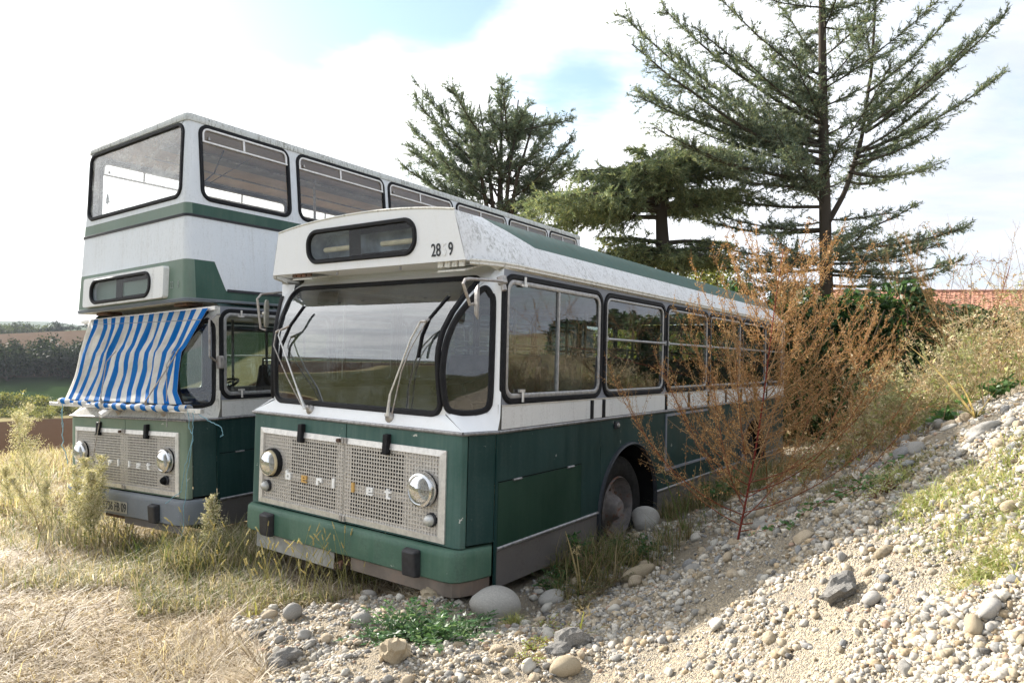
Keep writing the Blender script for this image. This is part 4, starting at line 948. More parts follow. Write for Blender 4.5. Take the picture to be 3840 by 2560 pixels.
# ------------------------------------------------------------------ striped cloth over the windscreen
def mat_cloth():
    m, nt = new_mat('striped_cloth'); uv = nd(nt, 'ShaderNodeAttribute', attribute_name='Col').outputs['Color']
    sp = nd(nt, 'ShaderNodeSeparateColor', {0: uv}); co = coord(nt)
    ph = mth(nt, 'FRACT', mth(nt, 'MULTIPLY', sp.outputs[0], 12.0))
    blue = mth(nt, 'GREATER_THAN', ph, .52); n = noise(nt, co, 5, 5, .7)
    wh = mixc(nt, smooth(nt, n, .35, .7), (.78, .77, .73), (.64, .61, .55)); bl = mixc(nt, smooth(nt, n, .35, .7), (.004, .150, .50), (.012, .165, .46))
    st = smooth(nt, noise(nt, co, 2.2, 6, .75), .48, .75)
    wh = mixc(nt, mth(nt, 'MULTIPLY', st, .55), wh, (.40, .36, .28)); bl = mixc(nt, mth(nt, 'MULTIPLY', st, .40), bl, (.05, .19, .38))
    hem = mth(nt, 'LESS_THAN', mth(nt, 'ABSOLUTE', mth(nt, 'SUBTRACT', sp.outputs[1], .11)), .004)
    c = mixc(nt, hem, mixc(nt, blue, wh, bl), (.30, .32, .34))
    bm = bump(nt, noise(nt, co, 320, 2), .15, .002)
    p = bsdf(nt, c, .8, 0, bm, .1); t = nd(nt, 'ShaderNodeBsdfTranslucent', {0: c}).outputs[0]
    out(nt, nd(nt, 'ShaderNodeMixShader', {0: .28, 1: p, 2: t}).outputs[0])
mat_cloth()
def build_cloth():
    Lc = [(-1.0, .16, 1.105), (-.90, .10, 1.017), (-.945, .06, .861), (-.985, .02, .714), (-.995, -.03, .47), (-1.03, -.07, .292), (-1.005, -.12, .19)]
    Rc = [(1.33, .16, 1.098), (1.26, .10, .925), (1.145, .06, .735), (1.12, .02, .672), (1.15, -.03, .463), (1.205, -.075, .285), (1.36, -.12, .165)]
    nu, nv = 110, 40; V = []; C = []
    ts = np.linspace(0, 1, 7)
    for j in range(nv + 1):
        t = j / nv
        l = np.array([np.interp(t, ts, [p[k] for p in Lc]) for k in range(3)]); r_ = np.array([np.interp(t, ts, [p[k] for p in Rc]) for k in range(3)])
        for i in range(nu + 1):
            s = i / nu; ss = s + .018 * math.sin(3 * t + 9 * s) * t; p = l * (1 - ss) + r_ * ss
            fold = .026 * (1 - abs(math.sin(math.pi * (s * 9 + .6 * t + .15 * math.sin(7 * s)))) ** .6 * 2) * (.30 + .70 * t) + .014 * math.sin(2 * math.pi * (s * 4.3 - .5 * t + .2)) + .010 * math.sin(2 * math.pi * (s * 21 + .3)) * (1 - t)
            sag = .05 * math.sin(math.pi * t) * math.sin(math.pi * s)
            p = p + np.array([0, -.03 - fold * (math.sin(math.pi * min(1, t * 1.2)) * .8 + .2) + sag, 0])
            p[1] = min(p[1], vW(min(1.1, max(.11, p[2]))) - .016)
            V.append(p); C.append((s * 1.0, t, 0))
    i = np.arange(nv * (nu + 1)).reshape(nv, nu + 1)[:, :-1].ravel(); w = nu + 1
    me = fast_mesh('awning_cloth', np.array(V), [np.stack([i, i + 1, i + w + 1, i + w], 1)], cols=np.array(C), smooth_=True)
    root = bpy.data.objects.new('striped_awning', None); COL.objects.link(root); root.rotation_euler = RB.to_euler(); root.location = TB + RB @ Vector((0, -.14, .15)); off = (0, .14, -.15)
    tag(root, 'blue and white striped awning cloth rolled on a pole across the bus windscreen', 'awning')
    o = obj('cloth', me, 'striped_cloth', root); o.location = off; sm = o.modifiers.new('thick', 'SOLIDIFY'); sm.thickness = .002
    # rolled hem
    a, b = Vector((-1.10, -.14, .178)), Vector((1.42, -.14, .130)); V = []; C = []; n = 12; m_ = 70
    for k in range(m_ + 1):
        s = k / m_; p = a.lerp(b, s); p = p + Vector((0, .012 * math.sin(7 * s), -.02 * math.sin(math.pi * s)))
        rad = .034 + .006 * math.sin(40 * s) + .004 * math.sin(95 * s)
        for q in range(n):
            tt = 2 * math.pi * q / n; V.append(p + Vector((0, rad * math.cos(tt), rad * math.sin(tt)))); C.append((s * 1.12 + .012 * math.sin(tt) + q / n * .02, .5, 0))
    F = [(k * n + q, k * n + (q + 1) % n, (k + 1) * n + (q + 1) % n, (k + 1) * n + q) for k in range(m_) for q in range(n)]
    me = fast_mesh('awning_roll', np.array(V), [np.array(F)], cols=np.array(C), smooth_=True); o = obj('rolled_hem', me, 'striped_cloth', root); o.location = off
    m = MB(); m.hexa([(-1.33, -.16, .125), (-1.33, -.12, .125), (1.64, -.12, .09), (1.64, -.16, .09), (-1.33, -.16, .165), (-1.33, -.12, .165), (1.64, -.12, .13), (1.64, -.16, .13)]); m.build('pole', 'alum_frame', root, off=off, bevel=.003)
    m = MB(); m.hexa([(-1.24, .14, 1.075), (-1.24, .18, 1.075), (1.42, .18, 1.075), (1.42, .14, 1.075), (-1.24, .14, 1.115), (-1.24, .18, 1.115), (1.42, .18, 1.115), (1.42, .14, 1.115)]); m.build('top_pole', 'alum_frame', root, off=off, bevel=.003)
    m = MB(); m.hexa([(-.12, -.20, .03), (-.06, -.20, .01), (-.02, -.10, .09), (-.10, -.10, .11), (-.12, -.20, .07), (-.06, -.20, .05), (-.02, -.10, .13), (-.10, -.10, .15)]); m.build('prop_block', 'alum_frame', root, off=off, bevel=.003)
build_cloth()
plain('twine', (.22, .42, .50), .8, 0, .2, 40, .1)
def build_strings():
    def st(pts, label, r=.0035):
        P_ = [wB(*p) for p in pts]; c = sum(P_, Vector()) / len(P_)
        Q = []
        for i in range(len(P_) - 1):
            for k in range(6):
                t = k / 6; q = P_[i].lerp(P_[i + 1], t); Q.append(q + Vector((random.gauss(0, .005), random.gauss(0, .005), random.gauss(0, .003))))
        Q.append(P_[-1]); m = MB(); m.tube([q - c for q in Q], r, 4); o = m.build('twine', 'twine'); o.location = c; tag(o, label, 'twine', 'loose blue twine on the awning')
    st([(-1.06, -.14, .149), (-1.065, -.145, .02), (-1.06, -.14, -.118)], 'short frayed blue twine hanging free beside the awning pole end')
    st([(-.976, -.175, .16), (-.98, -.17, -.08), (-.992, -.16, -.317), (-.908, -.15, -.52)], 'long pale blue twine hanging from the awning pole past the headlight', .005)
    st([(1.47, -.165, .113), (1.445, -.15, -.034), (1.49, -.14, -.125), (1.35, -.13, -.40), (1.229, -.10, -.662), (.96, -.10, -.80)], 'thin blue twine tied from awning pole down to the grey bumper')
    st([(1.52, -.165, .10), (1.50, -.14, -.10), (1.38, -.13, -.45), (1.30, -.12, -.86), (1.28, -.12, -1.15)], 'blue twine running down past the grey bumper corner')
    st([(1.55, -.165, .11), (1.70, -.12, .03), (1.86, -.10, -.02), (1.888, -.10, -.10), (1.85, -.10, -.12)], 'looped blue twine dangling at the free end of the awning pole')
build_strings()
plain('card_green', (.10, .12, .11), .8)
def air_freshener():
    c = wB(-.60, .13, 2.47); m = MB()
    O = [(-.008, 0), (.008, 0), (.008, .012), (.036, .012), (.020, .038), (.030, .038), (.015, .064), (.022, .064), (0, .10), (-.022, .064), (-.015, .064), (-.030, .038), (-.020, .038), (-.036, .012), (-.008, .012)]
    m.plate([(x * 1.3, 0, z * 1.3 - .06) for x, z in O], (0, .003, 0)); m.tube([(0, .0015, .065), (0, .0015, .50)], .0012, 3)
    o = m.build('air_freshener', 'card_green'); o.rotation_euler = RB.to_euler(); o.location = c
    tag(o, 'small tree shaped card air freshener hanging behind the upper front window', 'air freshener')
air_freshener()
# ------------------------------------------------------------------ stones
import bmesh
def mat_stone():
    m, nt = new_mat('stone'); co = coord(nt)
    oi = nd(nt, 'ShaderNodeObjectInfo').outputs['Random']
    r = nd(nt, 'ShaderNodeValToRGB', {0: oi}); e = r.color_ramp.elements
    stops = [(0, (.50, .43, .33)), (.18, (.36, .34, .31)), (.32, (.58, .53, .45)), (.46, (.42, .33, .22)), (.58, (.29, .29, .29)), (.70, (.60, .56, .50)), (.82, (.38, .36, .34)), (.93, (.46, .37, .27))]
    e[0].position, e[0].color = 0, (*stops[0][1], 1); e[1].position, e[1].color = 1, (*stops[-1][1], 1)
    for p, c in stops[1:]:
        k = e.new(p); k.color = (*c, 1)
    r.color_ramp.interpolation = 'CONSTANT'
    n = noise(nt, co, 9, 6, .7); n2 = noise(nt, co, 60, 3, .6)
    c = mixc(nt, smooth(nt, n, .3, .72), mixc(nt, .35, r.outputs[0], (.62, .56, .46)), mixc(nt, .35, r.outputs[0], (.22, .19, .15)))
    c = mixc(nt, mth(nt, 'MULTIPLY', smooth(nt, n2, .55, .7), .35), c, (.18, .16, .14))
    out(nt, bsdf(nt, c, .85, 0, bump(nt, mth(nt, 'ADD', n, mth(nt, 'MULTIPLY', n2, .3)), .35, .006), .2))
    for nm, a, b in (('stone_white', (.50, .47, .41), (.68, .65, .58)), ('stone_grey', (.27, .26, .24), (.44, .42, .385)), ('stone_tan', (.40, .32, .22), (.58, .49, .37)), ('stone_blue', (.24, .24, .24), (.39, .39, .385)), ('boulder_grey', (.38, .365, .335), (.53, .51, .47)), ('clay', (.38, .31, .21), (.52, .44, .32)), ('asphalt_lump', (.10, .098, .093), (.36, .345, .32))):
        m, nt = new_mat(nm); co = coord(nt); n = noise(nt, co, 14, 6, .75); n2 = noise(nt, co, 70, 3, .7)
        c = mixc(nt, smooth(nt, n, .3, .7), a, b); c = mixc(nt, mth(nt, 'MULTIPLY', smooth(nt, n2, .52, .7), .5), c, tuple(x * .45 for x in a))
        out(nt, bsdf(nt, c, .92, 0, bump(nt, mth(nt, 'ADD', n, n2), .6, .012), .15))
    m, nt = new_mat('gravel'); at = nd(nt, 'ShaderNodeAttribute', attribute_name='Col').outputs['Color']
    co = nd(nt, 'ShaderNodeNewGeometry').outputs['Position']; n = noise(nt, co, 130, 3, .6)
    out(nt, bsdf(nt, mixc(nt, smooth(nt, n, .35, .7), at, mixc(nt, 1.0, at, (.62, .6, .56), 'MULTIPLY')), .9, 0, None, .15))
mat_stone()
def stone_mesh(i, sub=2, rough=.22, ang=0.0):
    bm = bmesh.new(); bmesh.ops.create_icosphere(bm, subdivisions=sub, radius=1.0); r = np.random.default_rng(100 + i)
    ph = r.uniform(0, 6.28, (6, 3)); fr = r.uniform(.8, 2.4, (6, 3))
    planes = [(Vector(r.normal(size=3)).normalized(), r.uniform(.62, .85)) for _ in range(5)] if ang else []
    for v in bm.verts:
        p = v.co.copy(); d = sum(math.sin(fr[k] @ np.array(p) * 1.6 + ph[k, 0]) for k in range(6)) / 6
        v.co = p * (1 + rough * d * 2)
        for nrm, dd in planes:
            q = v.co.dot(nrm) - dd
            if q > 0: v.co -= nrm * q * ang
        if rough > .3: v.co *= 1 + .085 * r.normal()
    me = bpy.data.meshes.new('stone'); bm.to_mesh(me); bm.free(); me.shade_smooth() if rough <= .3 else me.shade_flat()
    return me
STONES = [stone_mesh(i, 3 if i < 4 else 2, .16 + .03 * (i % 3), (.35 if i % 2 == 0 else .85)) for i in range(12)]
for me in STONES: me.materials.append(MATS['stone'])
def put_stone(me, p, sz, yaw=0, sink=.35, name='cobble', tilt=0.0):
    o = bpy.data.objects.new(name, me); COL.objects.link(o); o.scale = sz
    n = Vector(normal_at(p[0], p[1], .08)); q = n.to_track_quat('Z', 'Y')
    q = Vector((0, 0, 1)).rotation_difference(n)
    o.rotation_euler = (q @ Matrix.Rotation(yaw, 3, 'Z').to_quaternion() @ Matrix.Rotation(tilt, 3, 'X').to_quaternion()).to_euler()
    o.location = Vector((p[0], p[1], h1(p[0], p[1]))) + n * sz[2] * (1 - 2 * sink)
    return o
def special(px, py, sz, mat, name, label, cat, yaw=0, rough=.16, ang=0, sink=.3, seed=0, tilt=0.0):
    me = stone_mesh(50 + seed, 3, rough, ang); me.materials.append(MATS[mat]); p = ground_hit(px, py)
    return tag(put_stone(me, p, sz, yaw, sink, name, tilt), label, cat)
def build_stones():
    special(1855, 2300, (.17, .13, .11), 'boulder_grey', 'boulder', 'large smooth grey boulder at the bus corner beside the corner post', 'boulder', .2, .10, 0, .2, 1)
    p = wA(1.36, 2.52, 0); me = stone_mesh(53, 3, .10); me.materials.append(MATS['boulder_grey']); tag(put_stone(me, p, (.14, .11, .13), .4, .12, 'boulder', .3), 'rounded boulder leaning on the rusty front wheel', 'boulder')
    special(640, 2430, (.075, .05, .035), 'stone', 'cobble', 'lone pale cobble lying on the dead grass', 'stone', .3, .12, 0, .25, 3)
    special(2070, 2250, (.11, .08, .06), 'boulder_grey', 'boulder', 'grey boulder half buried under the side skirt of the bus', 'boulder', .8, .14, 0, .4, 4)
    special(2400, 2160, (.15, .09, .065), 'clay', 'boulder', 'flat tan boulder in the shade below the front wheel', 'boulder', .5, .14, .5, .35, 5)
    special(3690, 1625, (.070, .042, .032), 'boulder_grey', 'boulder', 'long flat topped boulder under the dry weeds at the heap top', 'boulder', -.3, .14, .6, .35, 6)
    special(1380, 2240, (.062, .045, .035), 'stone', 'cobble', 'pale egg shaped cobble on the heap edge under the bumper', 'stone', .1, .08, 0, .2, 7)
    special(1625, 2235, (.10, .075, .06), 'clay', 'clay_lump', 'yellowish clay lump under the bus bumper corner', 'clay lump', .4, .34, .3, .3, 8)
    special(1480, 2470, (.075, .07, .085), 'clay', 'clay_lump', 'brown crumbly clay lump in front of the thistle', 'clay lump', .9, .36, .3, .3, 9)
    special(640, 2525, (.09, .07, .06), 'clay', 'clay_lump', 'ochre clay lump where the heap meets the dead grass', 'clay lump', .2, .36, .3, .3, 10)
    special(3160, 2230, (.075, .05, .045), 'asphalt_lump', 'asphalt_lump', 'black crumbled asphalt lump on the bright slope beside a white cobble', 'asphalt lump', .2, .38, 0, .3, 11)
    special(3275, 2260, (.036, .026, .022), 'stone', 'cobble', 'smooth white cobble touching the asphalt lump', 'stone', .2, .06, 0, .2, 12)
    special(1050, 2490, (.09, .06, .045), 'asphalt_lump', 'asphalt_lump', 'grey speckled asphalt lump among the cobbles at the heap foot', 'asphalt lump', .5, .36, .3, .35, 13)
    special(960, 2395, (.07, .045, .03), 'asphalt_lump', 'asphalt_lump', 'small dark asphalt lump at the edge of the dead grass', 'asphalt lump', 1.2, .36, .3, .35, 14)
    special(2130, 2430, (.11, .08, .07), 'asphalt_lump', 'asphalt_lump', 'dark grey asphalt lump beside the creeping green plant', 'asphalt lump', .2, .36, .3, .4, 15)
    special(2120, 2520, (.085, .055, .05), 'clay', 'cobble', 'tan bean shaped cobble below the creeping plant', 'stone', .6, .14, 0, .3, 16)
    special(3720, 2300, (.040, .026, .022), 'stone', 'cobble', 'big white egg shaped cobble on the slope leaning over a brown one', 'stone', .4, .06, 0, .2, 17)
    special(3660, 2360, (.040, .024, .022), 'clay', 'cobble', 'brown oval cobble below a big white one on the slope', 'stone', 1.1, .08, 0, .2, 18)
    # countable cobbles
    r = np.random.default_rng(5); cand = []
    for _ in range(5200):
        px, py = r.uniform(450, 3840), r.uniform(1640, 2560)
        k = r.uniform(1.6, 9.5); x = (px - 1920) / 2560 * k; cand.append((x, k))
    c = np.array(cand); g = gravel_mask(c[:, 0], c[:, 1]); z = H(c[:, 0], c[:, 1])
    py = 1280 - 2560 * (math.cos(PIT) * (z - CAMZ) - math.sin(PIT) * c[:, 1]) / c[:, 1]
    loc_ = np.array([RA.transposed() @ (Vector((x, y, 0)) - TA) for x, y in c])
    ok = (g > .8) & (py < 2620) & (py > 1560) & ~((np.abs(loc_[:, 0]) < 1.32) & (loc_[:, 1] > -.08))
    c = c[ok]; size = np.exp(r.normal(-3.95, .45, len(c))) .clip(.012, .075) * np.clip(c[:, 1] / 4.2, .5, 1.1); app = size / c[:, 1]
    idx = np.argsort(-app); used = []; n = 0
    for i in idx:
        x, y = c[i]; s = size[i]
        if any((x - a) ** 2 + (y - b) ** 2 < (s + q) ** 2 * .8 for a, b, q in used): continue
        used.append((x, y, s))
        asp = r.uniform(.6, .95); fl = r.uniform(.45, .85)
        o = put_stone(STONES[int(r.integers(12))], (x, y), (s, s * asp, s * fl), r.uniform(0, 6.28), r.uniform(.15, .38), 'cobble', r.normal(0, .15))
        k = int(r.choice(4, p=[.34, .28, .32, .06])); o.material_slots[0].link = 'OBJECT'; o.material_slots[0].material = MATS[('stone_white', 'stone_grey', 'stone_tan', 'stone_blue')[k]]
        lp = RA.transposed() @ (Vector((x, y, 0)) - TA)
        where = 'in the hollow along the bus side' if lp.y > .1 and lp.x < 2.6 else ('on the shaded slope of the heap' if lp.y > .1 else ('at the heap foot before the bumper' if x < .3 else 'on the sunlit slope of the heap'))
        tag(o, '%s %s cobble lying loose %s' % ('long' if asp < .7 else 'rounded', ('white', 'grey', 'tan', 'bluish grey')[k], where), 'stone', 'cobbles of the gravel heap'); n += 1
        if n >= 290: break
    # gravel
    ico = bmesh.new(); bmesh.ops.create_icosphere(ico, subdivisions=1, radius=1.0); IV = np.array([v.co for v in ico.verts]); IF = np.array([[v.index for v in f.verts] for f in ico.faces]); ico.free()
    N0 = 260000; k = 1.5 * (10 / 1.5) ** r.uniform(0, 1, N0); tx = r.uniform(-.62, .80, N0); x = tx * k; y = k
    g = gravel_mask(x, y); z = H(x, y); py = 1280 - 2560 * (math.cos(PIT) * (z - CAMZ) - math.sin(PIT) * y) / y
    cl = fbm(x * 3, y * 3, 77, 3)
    lu = (x - TA.x) * RA[0][0] + (y - TA.y) * RA[1][0]; lv = (x - TA.x) * RA[0][1] + (y - TA.y) * RA[1][1]
    ok = (g > r.uniform(.2, .9, N0)) & (py < 2700) & (py > 1480) & ~((np.abs(lu) < 1.25) & (lv > .0)) & (cl > r.normal(-.02, .11, N0))
    x, y, z = x[ok][:74000], y[ok][:74000], z[ok][:74000]; N = len(x)
    s = np.exp(r.normal(-4.95, .58, N)).clip(.003, .028) * (.52 + .15 * y.clip(2, 6)); clod = r.uniform(size=N) < .012; s = np.where(clod, s * 1.5 + .006, s)
    A = r.normal(size=(N, 3, 3)); Q, _ = np.linalg.qr(A)
    sc = np.stack([s, s * r.uniform(.6, .95, N), s * r.uniform(.4, .8, N)], 1)
    yaw = r.uniform(0, 6.28, N); cy, sy = np.cos(yaw), np.sin(yaw)     # flat side down: yaw only for most, any tilt for some
    Rz = np.zeros((N, 3, 3)); Rz[:, 0, 0] = cy; Rz[:, 0, 1] = -sy; Rz[:, 1, 0] = sy; Rz[:, 1, 1] = cy; Rz[:, 2, 2] = 1
    use = r.uniform(size=N) < .35; Rz[use] = Q[use]
    pal = np.array([(.48, .42, .33), (.36, .345, .32), (.58, .54, .47), (.42, .33, .22), (.29, .285, .275), (.62, .58, .51), (.16, .155, .15), (.45, .32, .24), (.50, .47, .42)]); w = np.array([.2, .16, .16, .12, .09, .1, .04, .03, .10])
    ci = pal[r.choice(len(pal), N, p=w / w.sum())] * r.uniform(.72, 1.16, (N, 1))
    ci[clod] = np.array([.40, .34, .25]) * r.uniform(.75, 1.05, (int(clod.sum()), 1))
    OV = np.array([(1, 0, 0), (-1, 0, 0), (0, 1, 0), (0, -1, 0), (0, 0, 1), (0, 0, -1.)]) * 1.15; OF = np.array([(0, 2, 4), (2, 1, 4), (1, 3, 4), (3, 0, 4), (2, 0, 5), (1, 2, 5), (3, 1, 5), (0, 3, 5)])
    big = s / y > np.quantile(s / y, .66); VV, FF, CC, o = [], [], [], 0      # grit that shows smallest gets 8 faces, the rest 20
    for sel, bv, bf, jt in ((big, IV, IF, .20), (~big, OV, OF, .28)):
        n = int(sel.sum()); P = (bv[None] * (1 + r.normal(0, jt, (n, len(bv), 1)))) * sc[sel][:, None, :]
        P = np.einsum('nij,nkj->nki', Rz[sel], P) + np.stack([x[sel], y[sel], z[sel] + sc[sel][:, 2] * .18], 1)[:, None, :]
        VV.append(P.reshape(-1, 3)); FF.append((bf[None] + (np.arange(n) * len(bv))[:, None, None]).reshape(-1, 3) + o); CC.append(np.repeat(ci[sel], len(bv), 0)); o += n * len(bv)
    me = fast_mesh('gravel', np.concatenate(VV), [np.concatenate(FF)], cols=np.concatenate(CC))
    tag(obj('gravel', me, 'gravel'), 'loose pale gravel covering the heap', 'gravel', kind='stuff')
build_stones()
# ------------------------------------------------------------------ plants
foliage('grass_blade', .35); foliage('dry_stem', .25); foliage('leaf', .35, .45, .4); foliage('needle', .35, .6, .15); foliage('bark', 0.0, .95, .05)
class GB:
    """plant geometry gathered as triangles with vertex colours"""
    def __init__(s): s.V = []; s.T = []; s.C = []; s.n = 0
    def addarr(s, V, T, C):
        V = np.asarray(V, np.float32); s.V.append(V); s.T.append(np.asarray(T, np.int32) + s.n); s.C.append(np.broadcast_to(np.asarray(C, np.float32), (len(V), 3))); s.n += len(V)
    def stem(s, path, r0, r1, col, n=3):
        P = np.asarray(path, float); m = len(P); t = np.gradient(P, axis=0); t /= np.linalg.norm(t, axis=1, keepdims=True) + 1e-9
        ref = np.array([0, 0, 1.]) if abs(t[0, 2]) < .9 else np.array([1., 0, 0])
        a = np.cross(t, ref); a /= np.linalg.norm(a, axis=1, keepdims=True) + 1e-9; b = np.cross(t, a); rad = np.linspace(r0, r1, m)[:, None]
        V = np.concatenate([P[:, None] + rad[:, None] * (a[:, None] * math.cos(2 * math.pi * k / n) + b[:, None] * math.sin(2 * math.pi * k / n)) for k in range(n)], 1).reshape(-1, 3)
        T = []
        for i in range(m - 1):
            for k in range(n):
                p, q = i * n + k, i * n + (k + 1) % n; T += [(p, q, q + n), (p, q + n, p + n)]
        s.addarr(V, T, col)
    def tris(s, c, d, w, col):
        """many thin triangles: base centre c (N,3), direction*length d (N,3), half width vectors w (N,3)"""
        N = len(c); V = np.stack([c - w, c + w, c + d], 1).reshape(-1, 3); T = np.arange(N * 3).reshape(N, 3)
        col = np.asarray(col); s.addarr(V, T, np.repeat(col, 3, 0) if col.ndim == 2 else col)
    def diamonds(s, c, d, w, col):
        """leaf shaped: 4 points, 2 triangles"""
        N = len(c); V = np.stack([c, c + d * .45 + w, c + d, c + d * .45 - w], 1).reshape(-1, 3); i = np.arange(N)[:, None] * 4
        T = np.concatenate([i + np.array([[0, 1, 2]]), i + np.array([[0, 2, 3]])]); col = np.asarray(col)
        s.addarr(V, T, np.repeat(col, 4, 0) if col.ndim == 2 else col)
    def build(s, name, mat, parent=None, base=None):
        V = np.concatenate(s.V)
        if base is not None: V = V - np.asarray(base, np.float32)
        me = fast_mesh(name, V, [np.concatenate(s.T)], cols=np.concatenate(s.C)); o = obj(name, me, mat, parent)
        if base is not None and parent is None: o.location = base
        return o
def rdir(r, N): v = r.normal(size=(N, 3)); return v / np.linalg.norm(v, axis=1, keepdims=True)
def blades(gb, r, x, y, length, lean, width, cols, bend=.5, dirbias=None):
    """curved grass blades (base quad + tip)"""
    N = len(x); z = H(x, y) - .005; az_ = r.uniform(0, 6.28, N)
    if dirbias is not None: az_ = dirbias + r.normal(0, .9, N)
    hx, hy = np.cos(az_), np.sin(az_); L = length; el1 = np.clip(np.pi / 2 - lean, .02, 1.55); el2 = np.clip(el1 - bend * r.uniform(.5, 1.5, N), -.5, 1.5)
    b0 = np.stack([x, y, z], 1); m = b0 + np.stack([hx * np.cos(el1), hy * np.cos(el1), np.sin(el1)], 1) * (L * .5)[:, None]
    t = m + np.stack([hx * np.cos(el2), hy * np.cos(el2), np.sin(el2)], 1) * (L * .5)[:, None]
    t[:, 2] = np.maximum(t[:, 2], b0[:, 2] + .004); w = np.stack([-hy, hx, np.zeros(N)], 1) * width[:, None] * .5
    V = np.stack([b0 - w, b0 + w, m + w * .8, m - w * .8, t], 1).reshape(-1, 3); i = np.arange(N)[:, None] * 5
    T = np.concatenate([i + np.array([[0, 1, 2]]), i + np.array([[0, 2, 3]]), i + np.array([[3, 2, 4]])])
    gb.addarr(V, T, np.repeat(cols, 5, 0))
def pick(r, pal, N, p=None, var=.18):
    pal = np.array(pal); return pal[r.choice(len(pal), N, p=p)] * r.uniform(1 - var, 1 + var, (N, 1))
def in_bus(x, y, m=.0):
    ok = np.zeros(len(x), bool)
    for Rm, T, L in ((RA, TA, 8.0), (RB, TB, 8.75)):
        u = (x - T.x) * Rm[0][0] + (y - T.y) * Rm[1][0]; v = (x - T.x) * Rm[0][1] + (y - T.y) * Rm[1][1]
        ok |= (np.abs(u) < 1.2 - m) & (v > .6 + m) & (v < L)
    return ok
def pxpos(r, N, px0, px1, k0, k1):
    k = k0 * (k1 / k0) ** r.uniform(0, 1, N); x = (r.uniform(px0, px1, N) - 1920) / 2560 * k; return x, k
STRAW = [(.55, .47, .37), (.40, .33, .24), (.68, .62, .53), (.22, .17, .12), (.48, .41, .31)]
YGREEN = [(.27, .26, .12), (.40, .36, .22), (.17, .21, .08), (.46, .41, .30), (.12, .15, .06)]
def build_grass():
    r = np.random.default_rng(21); gb = GB()
    # flattened straw on the field
    x, y = pxpos(r, 66000, -300, 1700, 3.3, 11); g = gravel_mask(x, y); ok = (g < .35) & ~in_bus(x, y) ; x, y = x[ok], y[ok]; N = len(x)
    clump = fbm(x * 1.6, y * 1.6, 41, 3)
    blades(gb, r, x, y, r.uniform(.06, .26, N), np.clip(1.36 + r.normal(0, .24, N) - np.maximum(clump, 0) * 2.2, .2, 1.55), r.uniform(.0035, .008, N) * (.7 + .08 * y), pick(r, STRAW, N), .35, dirbias=None if False else fbm(x * .8, y * .8, 43, 2) * 14 + r.normal(0, 1.4, N))
    x, y = pxpos(r, 15000, -2600, -250, 2.6, 11); g = gravel_mask(x, y); ok = (g < .35) & (x > -9); x, y = x[ok], y[ok]; N = len(x)
    blades(gb, r, x, y, r.uniform(.08, .32, N), np.clip(1.2 + r.normal(0, .3, N), .2, 1.55), r.uniform(.006, .012, N), pick(r, STRAW + [(.30, .28, .12)], N), .4)
    # further dry grass up to the bench edge
    x, y = pxpos(r, 16000, -200, 620, 9, 21); ok = ~in_bus(x, y); x, y = x[ok], y[ok]; N = len(x)
    d = -.55 * x + .83 * y; keep = (np.abs(d - 13.2) > 1.3) | (r.uniform(size=N) < .05); x, y = x[keep], y[keep]; N = len(x)
    blades(gb, r, x, y, r.uniform(.12, .42, N), np.abs(r.normal(.5, .35, N)), r.uniform(.012, .022, N), pick(r, STRAW + [(.34, .33, .14), (.42, .38, .2)], N), .5)
    tag(gb.build('dry_grass', 'grass_blade'), 'flattened dead straw coloured grass covering the field', 'grass', kind='stuff')
    gb = GB()
    def patch(n, px0, px1, k0, k1, L, lean, pal, wd=(.004, .008), thr=-.1, seed=51, bias=None):
        x, y = pxpos(r, n, px0, px1, k0, k1); ok = (gravel_mask(x, y) < .6) & ~in_bus(x, y, -.02) & (fbm(x * 1.3, y * 1.3, seed, 3) > thr); x, y = x[ok], y[ok]; N = len(x)
        blades(gb, r, x, y, r.uniform(*L, N), np.abs(r.normal(lean, .3, N)), r.uniform(*wd, N), pick(r, pal, N), .8, bias)
    patch(8000, 500, 1350, 4.75, 6.4, (.08, .27), .65, YGREEN + STRAW[:2], thr=-.03)
    patch(7000, 0, 1000, 5.4, 8.0, (.12, .36), .65, YGREEN + STRAW[:3], thr=-.02, seed=52)
    patch(6000, 600, 1000, 5.6, 8.5, (.2, .5), .45, YGREEN + STRAW[:2], seed=53)
    patch(2600, 900, 1400, 4.4, 5.4, (.08, .25), .6, [(.33, .33, .10), (.24, .28, .07), (.44, .42, .2)], thr=.02, seed=54)
    patch(3500, 0, 500, 7, 12, (.2, .5), .4, YGREEN + STRAW[:3], (.006, .012), thr=0, seed=55)
    # between the two buses, in the shade
    x = []; 
    for _ in range(5000):
        p = wA(r.uniform(-2.6, -1.2), r.uniform(-.6, 4), 0); x.append((p.x, p.y))
    x = np.array(x); N = len(x); blades(gb, r, x[:, 0], x[:, 1], r.uniform(.15, .5, N), np.abs(r.normal(.5, .3, N)), r.uniform(.005, .010, N), pick(r, [(.10, .13, .04), (.18, .18, .07), (.07, .10, .03), (.25, .21, .10)], N), .8)
    tag(gb.build('green_grass', 'grass_blade'), 'yellowing green grass growing up round the bus fronts', 'grass', kind='stuff')
    # grass on the gravel heap
    gb = GB(); r = np.random.default_rng(22)
    def heap(n, spots, L, pal, sd, lean=.9):
        for px, py, rad in spots:
            p = ground_hit(px, py); k = n // len(spots); a = r.uniform(0, 6.28, k); q = rad * np.sqrt(r.uniform(0, 1, k)) * r.uniform(.3, 1.2, k)
            x, y = p.x + q * np.cos(a), p.y + q * np.sin(a); blades(gb, r, x, y, r.uniform(*L, k), np.abs(r.normal(lean, .3, k)), r.uniform(.003, .006, k), pick(r, pal, k), .9)
    LG = [(.38, .42, .17), (.48, .47, .24), (.28, .34, .12), (.52, .46, .28)]
